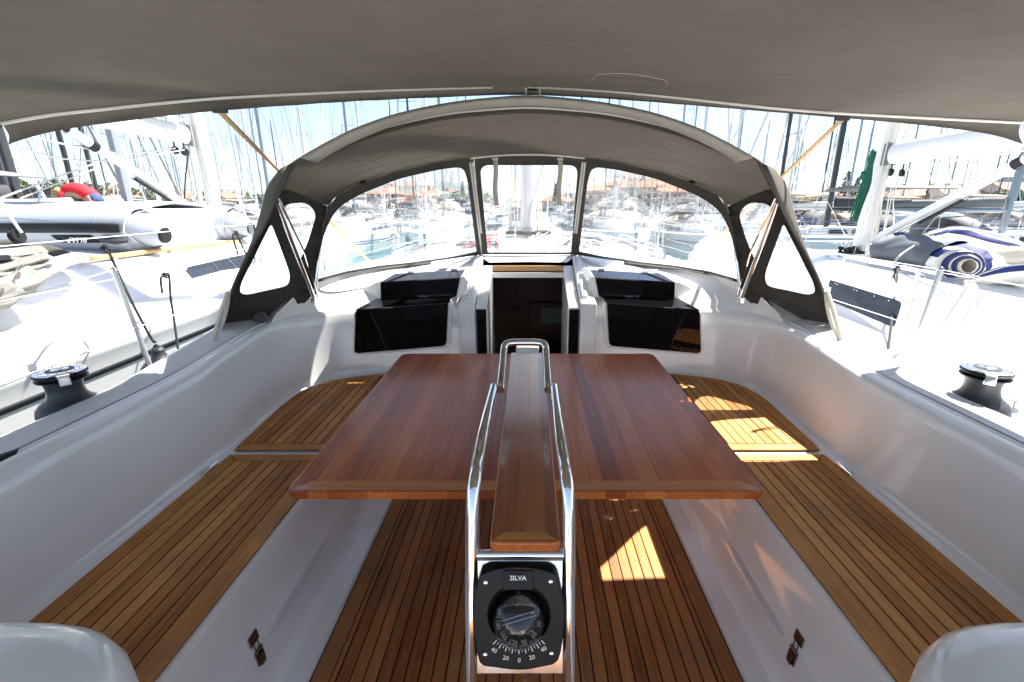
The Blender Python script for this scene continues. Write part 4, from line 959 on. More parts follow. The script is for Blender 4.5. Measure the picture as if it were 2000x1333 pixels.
# ================================================================== WINCHES
def winch(s, x, y, z, rot, label):
    t_ = thing('sheet_winch', label, 'winch', (x, y, z), 'sheet winches')
    mb = MB(); mb.lathe([(.098, -.10), (.104, 0), (.104, .012), (.001, .013)], (x, y, z), None, 36); mb.build('winch_pad', GEL, t_)
    mb = MB(); mb.lathe([(.090, .013), (.097, .018), (.099, .042), (.097, .046), (.0965, .048), (.098, .050), (.094, .068), (.082, .082), (.066, .094), (.057, .108), (.053, .128), (.053, .142), (.056, .158), (.060, .166), (.001, .167)], (x, y, z), None, 44); mb.build('drum', mat('winch_black', (.030, .032, .037), .48, rvar=.1, vscale=30, bump=.05, bscale=500), t_)
    mb = MB(); mb.lathe([(.060, .166), (.073, .170), (.075, .175), (.062, .180), (.062, .185), (.076, .189), (.077, .193), (.070, .196), (.001, .197)], (x, y, z), None, 44); mb.build('self_tailer', BPL, t_)
    mb = MB(); mb.lathe([(.040, .196), (.071, .196), (.073, .199), (.066, .203), (.046, .206), (.040, .204)], (x, y, z), None, 44); mb.lathe([(.001, .2), (.026, .2), (.026, .207), (.020, .210), (.012, .210), (.011, .203), (.001, .203)], (x, y, z), None, 28)
    for k in range(14):
        a = 2 * math.pi * k / 14; mb.ball((x + .056 * math.cos(a), y + .056 * math.sin(a), z + .204), .003, 5)
    mb.build('top_plate', STEEL, t_)
    mb = MB(); mb.lathe([(.027, .203), (.039, .203), (.039, .206), (.027, .206)], (x, y, z), None, 28); mb.build('centre_ring', BPL, t_)
    M = Matrix.Rotation(rot, 3, 'Z'); P_ = lambda a, b2, c_: Vector((x, y, z)) + M @ Vector((a, b2, c_))
    mb = MB(); mb.prism([P_(.06, -.020, .196), P_(.086, -.016, .194), P_(.086, .016, .194), P_(.06, .020, .196)], (0, 0, .006)); mb.prism([P_(.078, -.017, .160), P_(.088, -.015, .163), P_(.088, .015, .163), P_(.078, .017, .160)], (0, 0, .033)); mb.build('stripper_arm', STEEL, t_, bevel=.003)
winch(-1, -1.725, 1.58, .715, R(-40), 'black sheet winch with chrome top on the left coaming')
winch(1, 1.72, 1.60, .715, R(-125), 'black sheet winch with chrome top on the right coaming')
# ================================================================== GUARD RAILS
def rail(s):
    t_ = thing('guard_rail', 'steel stanchions and wires along the %s side deck of our yacht' % ('right' if s > 0 else 'left'), 'guard rail', (s * 2.0, 2.3, .6))
    b0 = at(301, 737, z=.60); a0 = at(222, 527, d=(b0.y) / ray(222, 527).y)
    b0.x = abs(b0.x) * s; a0.x = abs(a0.x) * s
    def post(b_, a_):
        mb = MB(); mb.tube([b_, a_], [.0125, .0125], 12); mb.ball(a_, .014, 6); mb.lathe([(.035, 0), (.032, .012), (.018, .02), (.018, .05), (.001, .05)], b_ - Vector((0, 0, .005)), None, 14); mb.build('stanchion', STEELD, t_)
    post(b0, a0)
    if s > 0: post(at(1972, 800, z=.60), at(1972, 800, z=.60) + Vector((.12, 0, .6)))
    post(Vector((s * 2.05, 4.6, .64)), Vector((s * 2.05, 4.6, 1.24))); post(Vector((s * 1.9, 6.8, .67)), Vector((s * 1.9, 6.8, 1.27)))
    m0 = a0.lerp(b0, .52)
    mb = MB()
    if s < 0: aft_u, aft_l = at(-60, 600, y=1.45), at(-60, 780, y=1.45)
    else: aft_u, aft_l = a0 + Vector((.3, -1.4, -.08)), m0 + Vector((.25, -1.4, -.08))
    for p, q, z1, z2 in ((a0, aft_u, 1.22, 1.26), (m0, aft_l, .93, .96)):
        mb.tube([q, q.lerp(p, .5) + Vector((0, 0, -.012)), p], .0022, 5); mb.tube([p, p.lerp(Vector((s * 2.05, 4.6, z1)), .5) + Vector((0, 0, -.01)), (s * 2.05, 4.6, z1), (s * 1.9, 6.8, z2), (s * .3, 11.2, z2 + .1)], .0022, 5)
    mb.build('guard_wire', mat('white_coated_wire', (.75, .75, .73), .4), t_)
    return a0, m0
railL = rail(-1); railR = rail(1)
# ================================================================== NEIGHBOUR YACHTS (alongside)
def hull_rows(cx, ys, bh, sheer, s_in, ctop, cab=(2.0, 9.0), chw=1.3, stern=-2.5):
    rows = []
    for y in ys:
        B = bh(y); k = max(.06, B / bh(2.5)); sh = sheer + .012 * max(0, y)
        fc = min(1, max(0, (cab[1] - y) / 2.5)) * min(1, max(0, (y - cab[0]) / .5 + .0)); zt = sh + .03 + (ctop - sheer) * fc
        half = [(0, zt + .05 * k), (chw * .5 * k, zt + .045 * k), (chw * .85 * k, zt + .01), (chw * .95 * k, zt - .03 * fc), (chw * 1.04 * k, sh + .03 + .45 * (zt - sh - .03)), (chw * 1.10 * k, sh + .06 * fc + .02), (chw * 1.14 * k, sh + .025), (B - .09, sh + .012), (B - .04, sh - .002), (B - .008, sh - .04), (B - .004, sh - .07), (B - .030, sh - .12), (B - .085 * k, sh - .24), (B - .19 * k, sh - .60), (B - .40 * k, -.45), (B - .78 * k, -1.35)]
        rows.append([Vector((cx + x, y, z)) for x, z in [(-a, b_) for a, b_ in half[::-1]] + half[1:]])
    return rows
YS = [-3, -1, 0.5, 1.5, 2.0, 2.1, 2.4, 3, 4, 5, 6, 7, 7.5, 8, 8.5, 9, 9.5, 10.2, 11, 11.6]
def bh_of(b): return lambda y: b if y < 4.5 else max(.04, b * (1 - ((y - 4.5) / 7.4) ** 2.2))
# ---- left neighbour
NLX = -4.75
nl = thing('neighbour_yacht', 'white sailing yacht moored on our left with an inflatable dinghy lying on its deck', 'sailing yacht', (NLX, 3, WATER))
HULLW = mat('white_hull', (.64, .65, .66), .22, coat=.4, var=.03)
mb = MB(); mb.grid(hull_rows(NLX, YS, bh_of(2.02), .66, 0, .985)); mb.build('hull', HULLW, nl, sharp=50)
mb = MB(); rows = []
for y in YS: B = bh_of(2.02)(y); sh = .66 + .012 * max(0, y); rows.append([(NLX + B - .074, y, sh - .225), (NLX + B - .090, y, sh - .262)])
mb.grid(rows); mb.build('hull_stripe', BPL, nl, solid=.012)
def quad_win(name, pts, parent, m=WGLS, off=Vector((.01, -.004, .004)), r=.03, flip=False):
    q = round_poly([p + off for p in pts], r); mb = MB(); mb.add(q, [tuple(range(len(q)))]); mb.build(name, m, parent, solid=.012); return q
def on_side(px, py, x): return at(px, py, x=x)
wl = [on_side(363, 523, NLX + 1.36), on_side(500, 492, NLX + 1.36), on_side(520, 520, NLX + 1.41), on_side(378, 560, NLX + 1.43)]
quad_win('cabin_window', wl, nl)
for f in (.3, .52, .74):
    mb = MB(); mb.tube([wl[0].lerp(wl[1], f) + Vector((.02, 0, 0)), wl[3].lerp(wl[2], f + .05) + Vector((.02, 0, 0))], .003, 4); mb.build('window_divider', GALU, nl)
hr = [on_side(157, 508, -3.56), on_side(218, 501, -3.56), on_side(330, 487, -3.56), on_side(420, 477, -3.57), on_side(475, 471, -3.58)]
mb = MB(); mb.tube(smooth_path(hr, 4), .021, 10); h = mb.build('teak_handrail', TEAKV, nl)
for f in (1, 2, 3):
    p = hr[f]; mb = MB(); mb.box(p.x - .012, p.x + .03, p.y - .02, p.y + .02, p.z - .07, p.z - .01); mb.build('rail_bracket', STEEL, h, bevel=.003)
for y in (2.2, 4.8, 7.4):
    mb = MB(); B = bh_of(2.02)(y); sh = .66 + .012 * y; mb.tube([(NLX + B - .1, y, sh), (NLX + B - .1, y, sh + .6)], .0125, 8); mb.build('stanchion', STEELD, nl)
mb = MB()
for dz in (.6, .32):
    pts = [(NLX + bh_of(2.02)(y) - .1, y, .66 + .012 * max(y, 0) + dz) for y in (-1, 2.2, 4.8, 7.4, 10)]; mb.tube(pts, .003, 5)
mb.build('guard_wire', MATS['white_coated_wire'], nl)
# mast, boom and vang
def rig(parent, mx_, my, zb, boom, vang, lean, name, furl):
    mb = MB(); mb.lathe([(.085, zb), (.085, 16), (.05, 17)], (0, 0, 0), Matrix.Diagonal((1, 1.4, 1)), 18)
    for v in mb.v: v.x += mx_ + lean[0] * (v.z - zb); v.y += my + lean[1] * (v.z - zb)
    sp_ = mb.build('mast', WALU, parent)
    bm_ = MB(); (a, b_), hh = boom, .12
    rows = []
    for f in [0, 1]:
        p = Vector(a).lerp(Vector(b_), f); rows.append([p + Vector((.075 * math.cos(t2), 0, hh * math.sin(t2))) for t2 in [2 * math.pi * k / 16 for k in range(16)]])
    bm_.grid(rows, cu=True); bm_.add(rows[0], [tuple(range(16))]); bm_.build('boom', WALU, parent)
    g = MB(); a = Vector(a); g.box(a.x - .06, a.x + .06, a.y, a.y + .16, a.z - .13, a.z + .13); g.build('gooseneck', mat('dark_grey_casting', (.12, .125, .13), .5), parent, bevel=.012)
    v0, v1 = Vector(vang[0]), Vector(vang[1]); v = MB(); v.tube([v0, v1], .048, 12); v.build('vang', WALU, parent)
    c_ = MB(); c_.tube([v0.lerp(v1, .84), v0.lerp(v1, .88)], .054, 12); c_.tube([v0.lerp(v1, .93), v1 + (v1 - v0).normalized() * .1], .035, 8); c_.build('vang_collar', BPL, parent)
    tl_ = MB(); 
    for k in (-1, 1): tl_.tube([v0 + Vector((k * .03, 0, -.08)), v0.lerp(v1, .62) + Vector((k * .02, 0, -.09))], .006, 5)
    tl_.tube([v0.lerp(v1, .35) + Vector((0, 0, -.09)), v0.lerp(v1, .6) + Vector((0, 0, -.085))], .022, 8); tl_.build('vang_tackle', ROPEK, parent)
    rb = random.Random(int(abs(mx_) * 100)); hl = MB()
    for k in range(13):
        ox = rb.uniform(-.14, .14); oy = rb.uniform(-.2, -.1); tw = rb.uniform(.5, 1.3)
        hl.tube([(mx_ + ox * 2.4 * tw, my + oy * 1.6, zb + .02), (mx_ + ox * 1.5, my + oy * 1.2, zb + .7), (mx_ + ox + lean[0] * 2, my + oy + lean[1] * 2, zb + 2.5), (mx_ + lean[0] * 9 + ox * .5, my + lean[1] * 9 + oy, zb + 10)], rb.uniform(.004, .007), 5)
    hl.build('halyard', ROPEW, parent)
    st_ = MB()
    for k, (dx, dy) in enumerate(((-1.6, -.3), (1.6, -.3), (-1.1, .1), (1.15, .15), (1.3, -1.4))): st_.tube([(mx_ + dx, my + dy, zb - .3), (mx_ + dx * .35, my + dy * .3, zb + 8)], .0045, 5)
    st_.build('shroud', WIRE, parent)
    return sp_
rig(nl, -4.62, 7.0, 1.05, ((-4.66, 6.72, 2.42), (-4.66, 2.6, 2.46)), ((-4.64, 6.75, 1.36), (-4.66, 5.02, 2.24)), (0, -.03), 'mast', 1)
# white stack-pack on the boom
mb = MB(); rows = []
for i in range(15):
    y = 6.55 - i * .27; hgt = .12 + .30 * math.sin(min(1, i / 8) * math.pi / 2); rows.append([Vector((-4.66 + (.10 + .11 * math.sin(a)) * math.cos(a) * (1.1 + .15 * math.sin(i * 1.3 + a * 3)), y, 2.56 + hgt * (.5 - .5 * math.cos(a)) + .02 * math.sin(i * 2 + a * 4))) for a in [2 * math.pi * k / 16 for k in range(16)]])
mb.grid(rows, cu=True); mb.build('stowed_sail', SAILW, nl, sharp=0)
for px, py in ((342, 294), (361, 297)):
    p = at(px, py, y=6.55); mb = MB(); M = Matrix.Rotation(R(90), 3, 'Y') @ Matrix.Rotation(R(20), 3, 'X'); mb.lathe([(.001, -.018), (.045, -.018), (.05, -.008), (.04, 0), (.05, .008), (.045, .018), (.001, .018)], p, M, 18); mb.tube([p + Vector((0, 0, .04)), p + Vector((0, 0, .11))], .01, 6); mb.build('boom_block', BPL, nl)
for pts_, r_, lb in (([at(40, 262, y=4.6), at(150, 287, y=5.1), at(250, 300, y=5.9), at(342, 290, y=6.5)], .008, 'upper of two slack white ropes sagging below the left boom to its blocks'),
                     ([at(20, 280, y=4.6), at(120, 310, y=5.1), at(235, 313, y=5.9), at(360, 293, y=6.5)], .008, 'lower of two slack white ropes sagging below the left boom to its blocks'),
                     ([at(0, 388, y=4.4), at(95, 352, y=5.2), at(190, 318, y=6.1)], .008, 'upper taut white rope rising over the dinghy past the bending person'),
                     ([at(40, 388, y=4.6), at(120, 356, y=5.4), at(196, 326, y=6.2)], .007, 'lower taut white rope rising over the dinghy past the bending person'),
                     ([at(0, 392, y=3.1), at(20, 424, y=3.1), at(42, 455, y=3.1)], .009, 'short white rope running down to the black block at the left edge')):
    mb = MB(); mb.tube(smooth_path(pts_, 5), r_, 6); tag(mb.build('sheet_rope', ROPEW), lb, 'rope')
mb = MB(); mb.tube(smooth_path([at(368, 300, y=6.6), at(362, 350, y=6.6), at(360, 395, y=6.6)], 3), .01, 6); tag(mb.build('cunningham_line', ROPEK), 'dark line hanging straight down under the boom blocks of the left yacht', 'rope')
# folded sprayhood of the left neighbour
fh = thing('folded_hood', 'folded pale grey spray hood slumped on the left yacht at the left edge', 'spray hood', (-4.6, 3.0, 1.0))
mb = MB()
def lump(pts, r, m=0, sq=.55, tw=0):
    rows = []; P_ = smooth_path(pts, 5); K = len(P_)
    for i, p in enumerate(P_):
        f = i / (K - 1); e_ = min(1, min(f, 1 - f) * 6 + .25); d = (P_[min(i + 1, K - 1)] - P_[max(i - 1, 0)]).normalized(); u = Vector((0, 0, 1)); v = d.cross(u).normalized()
        rows.append([p + (v * math.cos(a) + u * math.sin(a) * sq) * r * e_ * (1 + .12 * math.sin(3 * a + i * .7) + .08 * math.sin(5 * a - i * .5)) for a in [2 * math.pi * k / 20 for k in range(20)]])
    return rows
PG = mat('pale_grey_canvas', (.19, .185, .17), .9, bump=1.0, bscale=11, var=.2, vscale=5)
def folds(pts, r, sq, seed, name='canvas_fold'):
    rb = random.Random(seed); P_ = smooth_path(pts, 7); K = len(P_); rows = []
    for i, p in enumerate(P_):
        f = i / (K - 1); e_ = min(1, min(f, 1 - f) * 7 + .3); d = (P_[min(i + 1, K - 1)] - P_[max(i - 1, 0)]).normalized(); u = Vector((0, 0, 1)); v = d.cross(u).normalized()
        rows.append([p + (v * math.cos(a) + u * math.sin(a) * sq) * r * e_ * (1 + .16 * math.sin(4 * a + seed) + .11 * math.sin(9 * a + i * .35 + seed) + .05 * math.sin(i * 1.1 + a * 2)) for a in [2 * math.pi * k / 44 for k in range(44)]])
    m_ = MB(); m_.grid(rows, cu=True); m_.build(name, PG, fh, sharp=0)
folds([at(-90, 585, y=2.62), at(-10, 575, y=2.75), at(40, 556, y=2.9), at(62, 535, y=3.0)], .10, .62, 1)
folds([at(-90, 545, y=2.72), at(-20, 540, y=2.9), at(50, 520, y=3.1), at(96, 506, y=3.22)], .105, .5, 4)
folds([at(-90, 512, y=2.9), at(-10, 506, y=3.1), at(50, 498, y=3.3), at(92, 492, y=3.4)], .10, .45, 7)
folds([at(-60, 598, y=2.6), at(-5, 590, y=2.68), at(30, 566, y=2.78)], .07, .8, 2)
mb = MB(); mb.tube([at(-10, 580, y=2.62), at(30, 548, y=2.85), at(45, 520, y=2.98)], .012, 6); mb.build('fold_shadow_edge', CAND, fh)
mb = MB(); mb.grid(lump([at(20, 545, y=3.0), at(80, 528, y=3.15), at(120, 512, y=3.3), at(152, 503, y=3.5)], .10, sq=.35), cu=True); mb.build('vinyl_fold', mat('vinyl_fold', (.6, .62, .72), .15, coat=.5, bump=.6, bscale=14), fh, sharp=0)
mb = MB(); mb.grid(lump([at(-60, 478, y=3.6), at(30, 478, y=3.7), at(90, 488, y=3.7), at(140, 503, y=3.6)], .06, sq=.5), cu=True); mb.build('canvas_edge', CAND, fh, sharp=0)
p = at(33, 462, y=3.1); mb = MB(); M = Matrix.Rotation(R(80), 3, 'Y'); mb.lathe([(.001, -.02), (.042, -.02), (.05, -.01), (.04, 0), (.05, .01), (.042, .02), (.001, .02)], p, M, 18); tag(mb.build('sheet_block', BPL), 'black pulley block standing in front of the dinghy at the left edge', 'block')
# ---- inflatable dinghy
dg_ = thing('inflatable_dinghy', 'upturned pale grey inflatable dinghy lying across the deck of the left yacht', 'dinghy', (-5.0, 5.1, 1.05))
def dtube(y, x0):
    path = [(x0, y, 1.235), (x0 - .08, y, 1.25), (x0 - .20, y, 1.265), (x0 - .42, y, 1.275), (-5.6, y, 1.285), (-6.2, y + (.12 if y < 5 else -.12), 1.29), (-6.6, 5.1 + (y - 5.1) * .5, 1.29)]
    rad = [.075, .12, .185, .225, .23, .225, .21]
    P_ = smooth_path(path, 6); K = len(P_); rr = []
    for i in range(K):
        f = i / (K - 1) * (len(rad) - 1); a = int(min(f, len(rad) - 2)); rr.append(rad[a] + (rad[a + 1] - rad[a]) * (f - a))
    mb = MB(); mb.tube(P_, rr, 28); mb.build('buoyancy_tube', HYP, dg_, sharp=60)
    mb = MB(); M = Matrix.Rotation(R(90), 3, 'Y'); mb.lathe([(.078, -.02), (.08, .0), (.072, .012), (.06, .014), (.001, .012)], (x0, y, 1.235), M, 24); mb.build('end_cap', BPL, dg_)
YN, YF, XE = 4.42, 5.85, -3.44
dtube(YN, XE); dtube(YF, XE - .02)
mb = MB(); mb.grid([[(x, YN + .1, 1.42), (x, 4.8, 1.50), (x, 5.1, 1.53), (x, 5.5, 1.50), (x, YF - .1, 1.42)] for x in (-3.78, -4.4, -5.3, -6.2)]); mb.build('dinghy_floor', HYP, dg_, solid=.02)
mb = MB(); mb.prism([(-3.80, YN + .1, 1.10), (-3.80, YF - .1, 1.10), (-3.80, YF - .16, 1.47), (-3.80, YN + .16, 1.47)], (.03, 0, 0)); mb.build('transom', WHITE, dg_, bevel=.006)
def ontube(x, ang, r=.231): return Vector((x, YN - r * math.cos(ang), 1.283 + r * math.sin(ang)))
mb = MB(); mb.grid([[ontube(x, a, .236) for a in (R(-4), R(4), R(12), R(16))] for x in (-3.66, -4.2, -4.9, -5.7)]); mb.build('rubbing_strake', BPL, dg_, solid=.012)
mb = MB(); mb.grid([[ontube(x + sh_, R(a), .234) for a, sh_ in ((-9, -.05), (-18, -.02), (-27, .03))] for x in (-3.88, -4.0, -4.12, -4.24)]); lg = mb.build('logo_patch', BPL, dg_, solid=.003)
text('logo_lettering', 'BUAP', .075, frame(ontube(-4.055, R(-18), .240), (-1, 0, 0), Vector((0, math.sin(R(-18)) * .3, -1))), PW, dg_, shear=.3, bold=.001)
mb = MB(); mb.tube([ontube(-3.84, R(-17), .235), ontube(-3.80, R(-17), .265), ontube(-3.70, R(-20), .262), ontube(-3.63, R(-24), .225)], [.03, .04, .04, .02], 10, flat=.7); mb.build('carry_handle', BRUB, dg_)
mb = MB(); 
for xx in (-3.9, -4.9, -5.5):
    mb.tube([ontube(xx + .05 * math.sin(a), a, .2315) for a in [R(-60 + 12 * k) for k in range(20)]], .0016, 4)
mb.tube([ontube(x, R(30), .232) for x in (-4.1, -4.6, -5.2, -5.8)], .0015, 4); mb.build('seam_tape', mat('seam_grey', (.4, .42, .45), .6), dg_)
mb = MB(); mb.tube([(-3.6, 4.55, 1.06), (-4.8, 4.55, 1.06)], .03, 6); mb.tube([(-3.6, 5.7, 1.06), (-4.8, 5.7, 1.06)], .03, 6); mb.build('chock', WHITE, dg_)
# ---- fenders and lashings between the boats
def fender(p, label):
    t_ = thing('fender', label, 'fender', p); mb = MB(); mb.lathe([(.001, -.62), (.06, -.60), (.115, -.52), (.125, -.45), (.125, -.12), (.115, -.06), (.085, -.02), (.045, .012), (.036, .045), (.038, .062), (.028, .078), (.001, .082)], p, None, 26); mb.build('fender_body', BRUB, t_)
    mb = MB(); mb.tube([p + Vector((.018 * math.cos(a), 0, .075 + .018 * math.sin(a))) for a in [2 * math.pi * k / 12 for k in range(12)]], .008, 6, closed=True); mb.build('fender_eye', BRUB, t_)
fp = at(312, 701, x=-2.42); fender(fp, 'black fender hanging by a knotted rope beside the left stanchion')
def lashing(pts, r, m, label, knot=None):
    mb = MB(); mb.tube(smooth_path(pts, 5), r, 7)
    if knot:
        p, kr = knot; rb = random.Random(3); q = []
        for k in range(14): a = k * 1.9; q.append(p + Vector((kr * math.cos(a) * (.6 + .3 * math.sin(k)), kr * math.sin(a * .7) * .6, kr * (k / 7 - 1))))
        mb.tube(smooth_path(q, 4), r, 7)
    return tag(mb.build('lashing', m), label, 'rope')
k1 = at(207, 486, y=2.6); lashing([k1, at(216, 500, x=-2.60), at(255, 585, x=-2.5), at(296, 662, x=-2.44), fp + Vector((0, 0, .12))], .008, ROPEK, 'black fender rope slanting from the wire near the dinghy down to the fender', (k1, .022))
k2 = at(322, 538, x=-2.6); lashing([at(317, 574, x=-2.6), at(314, 545, x=-2.6), k2, at(330, 538, x=-2.6), at(333, 580, x=-2.6), at(338, 612, x=-2.6), at(351, 706, x=-2.55)], .008, ROPEK, 'black looped rope hanging over the wire right of the left stanchion', (k2, .018))
k3 = at(461, 456, x=-2.75); lashing([at(465, 498, x=-2.75), at(455, 462, x=-2.75), k3, at(468, 470, x=-2.75), at(482, 500, x=-2.7)], .009, ROPEK, 'black looped rope on the wire just left of the spray hood', (k3, .02))
lashing([at(508, 622, z=.95), at(520, 612, y=2.95), at(545, 606, y=3.0)], .03, BRUB, 'dark rolled bag lying on the side deck under the left hood window')
lashing([at(-20, 760, x=-2.3), at(140, 700, x=-2.3), at(262, 648, x=-2.15)], .005, ROPEW, 'thin white line running aft from the left stanchion over the water gap')
# ---- right neighbour
NRX = 4.52
nr_ = thing('neighbour_yacht', 'white sailing yacht moored on our right with striped canvas stowed on its deck', 'sailing yacht', (NRX, 3, WATER))
mb = MB(); mb.grid(hull_rows(NRX, YS, bh_of(2.08), .46, 0, .76, chw=1.45)); mb.build('hull', HULLW, nr_, sharp=50)
mb = MB(); rows = []
for y in YS: B = bh_of(2.08)(y); sh = .46 + .012 * max(0, y); rows.append([(NRX - B - .004, y, sh - .03), (NRX - B - .02, y, sh - .05), (NRX - B - .004, y, sh - .07)])
mb.grid(rows); mb.build('rubbing_band', mat('beige_band', (.5, .47, .42), .6), nr_)
wr = [at(1622, 547, d=4.55), at(1762, 590, d=3.62), at(1746, 641, d=3.60), at(1617, 586, d=4.5)]
quad_win('cabin_window', wr, nr_, off=Vector((-.012, -.01, .004)), r=.04)
mb = MB()
for f in (.12, .16, .42, .46, .70, .88):
    mb.ball(wr[0].lerp(wr[1], f) * .93 + wr[3].lerp(wr[2], f) * .07 + Vector((-.025, -.01, .0)), .006, 5)
mb.build('window_screw', STEEL, nr_)
rig(nr_, 4.42, 6.15, .84, ((4.42, 5.92, 2.10), (4.42, 2.2, 2.16)), ((4.42, 5.95, 1.08), (4.42, 4.12, 2.0)), (0, -.03), 'mast', 0)
for px, py in ((1740, 337), (1762, 338)):
    p = at(px, py, x=4.42); mb = MB(); M = Matrix.Rotation(R(90), 3, 'Y') @ Matrix.Rotation(R(20), 3, 'X'); mb.lathe([(.001, -.018), (.042, -.018), (.047, -.008), (.038, 0), (.047, .008), (.042, .018), (.001, .018)], p, M, 18); mb.tube([p + Vector((0, 0, .04)), p + Vector((0, 0, .10))], .01, 6); mb.build('boom_block', BPL, nr_)
p = at(1765, 331, x=4.42)
for pts_, lb in (([p, at(1850, 318, y=5.0), at(2010, 293, y=3.8)], 'lower'), ([p + Vector((0, 0, -.02)), at(1850, 314, y=5.0), at(2010, 286, y=3.8)], 'upper')):
    mb = MB(); mb.tube(pts_, .007, 6); tag(mb.build('reef_line', ROPEW), lb + ' of the two white lines running below the boom of the right yacht', 'rope')
# clutter at the mast foot
rb = random.Random(8)
for k in range(22):
    mb = MB(); a = rb.uniform(0, 6.3); r_ = rb.uniform(.12, .36); mb.ball((4.42 + r_ * math.cos(a) * 1.2, 6.0 + r_ * math.sin(a) * .6, .87 + rb.uniform(0, .1)), rb.uniform(.03, .06), 6); mb.build('mast_foot_block', BPL, nr_)
mb = MB(); mb.box(4.2, 4.64, 5.9, 6.4, .80, .90); mb.build('mast_step', HULLW, nr_, bevel=.02)
mb = MB()
for k in range(9):
    x0 = 4.05 + .07 * k; mb.tube([(x0, 5.95, .88), (x0 - .15 + .02 * k, 5.0 - .1 * k, .865), (x0 - .25, 4.4, .86)], .007, 5)
mb.build('deck_line', ROPEW, nr_)
# green rope coil
gc = MB(); rb = random.Random(4); a_ = at(1702, 300, y=5.9); b_ = at(1672, 412, y=5.85)
for k in range(16):
    o1 = Vector((rb.uniform(-.018, .018), rb.uniform(-.03, .03), rb.uniform(-.05, .03))); o2 = Vector((rb.uniform(-.055, .055), rb.uniform(-.05, .05), rb.uniform(-.10, .12)))
    m_ = a_.lerp(b_, .5) + Vector((rb.uniform(-.035, .035), rb.uniform(-.04, .0), 0)); gc.tube(smooth_path([a_ + o1, m_, b_ + o2, b_ + o2 + Vector((.03, 0, .01)), m_ + Vector((.03, 0, 0)), a_ + o1 + Vector((.02, 0, .02))], 4), .010, 6)
for k in range(6):
    z = a_.lerp(b_, .34 + .02 * k); gc.tube([z + Vector((.045 * math.cos(t2), .045 * math.sin(t2), .02 * math.sin(t2))) for t2 in [2 * math.pi * j / 12 for j in range(12)]], .010, 6, closed=True)
tag(gc.build('rope_coil', ROPEG), 'green rope coil hanging on the mast of the right yacht', 'rope')
# striped canvas, grey cover and bags on its deck
STR = bpy.data.materials.new('striped_canvas'); STR.use_nodes = True; MATS['striped_canvas'] = STR; t = STR.node_tree
at_ = nd(t, 'ShaderNodeAttribute'); at_.attribute_name = 'v_coord'
rp_ = nd(t, 'ShaderNodeValToRGB'); rp_.color_ramp.interpolation = 'CONSTANT'; e = rp_.color_ramp.elements; e[0].color = (.80, .78, .70, 1); e[1].position = .34; e[1].color = (.012, .025, .13, 1)
for pz, cl in ((.43, (.80, .78, .72)), (.47, (.012, .025, .13)), (.57, (.80, .78, .70))): k_ = rp_.color_ramp.elements.new(pz); k_.color = (*cl, 1)
t.links.new(at_.outputs['Fac'], rp_.inputs[0]); t.links.new(rp_.outputs[0], t.nodes['Principled BSDF'].inputs['Base Color']); t.nodes['Principled BSDF'].inputs['Roughness'].default_value = .75
def striped(rows, name, label, cat='canvas', m=STR, parent=None):
    mb = MB(); mb.grid(rows, cu=True); mb.add(rows[0], [tuple(range(len(rows[0])))[::-1]]); mb.add(rows[-1], [tuple(range(len(rows[0])))])
    o = mb.build(name, m, parent, sharp=0); at2 = o.data.attributes.new('v_coord', 'FLOAT', 'POINT'); nc = len(rows[0])
    for i in range(len(o.data.vertices)): at2.data[i].value = ((i % nc) / nc)
    if label: tag(o, label, cat)
    return o
sb = thing('sail_bag', 'white canvas roll with navy stripes strapped under a slate grey cover, on the right yacht', 'sail bag', (4.1, 4.6, .95), None)
def lumpr(pts, r, sq, n=40, rot=0, wob=.05):
    rows = []; P_ = smooth_path(pts, 6); K = len(P_); rr = r if isinstance(r, list) else [r] * len(pts)
    for i, p in enumerate(P_):
        f = i / (K - 1); g_ = f * (len(rr) - 1); a0_ = int(min(g_, len(rr) - 2)); rad = rr[a0_] + (rr[a0_ + 1] - rr[a0_]) * (g_ - a0_)
        d = (P_[min(i + 1, K - 1)] - P_[max(i - 1, 0)]).normalized(); u = Vector((0, 0, 1)); v = d.cross(u).normalized(); u = v.cross(d)
        rows.append([p + (v * math.cos(a + rot) + u * math.sin(a + rot) * sq) * rad * (1 + wob * math.sin(3 * a + i * .5) + wob * .6 * math.sin(6 * a - i * .8)) for a in [2 * math.pi * k / n for k in range(n)]])
    return rows
s1 = lumpr([at(1700, 487, d=5.6), at(1745, 484, d=5.45), at(1800, 497, d=5.1), at(1865, 512, d=4.6), at(1905, 522, d=4.35), at(1925, 528, d=4.25)], [.10, .24, .23, .25, .24, .15], .72, rot=R(-105))
o = striped(s1, 'striped_roll', None, parent=sb)
s2 = lumpr([at(1722, 492, d=5.5), at(1770, 492, d=5.25), at(1830, 505, d=4.82), at(1862, 513, d=4.6)], [.235, .26, .27, .262], .76, wob=.06)
mb = MB(); mb.grid(s2, cu=True); mb.build('slate_cover', SLATE, sb, sharp=0)
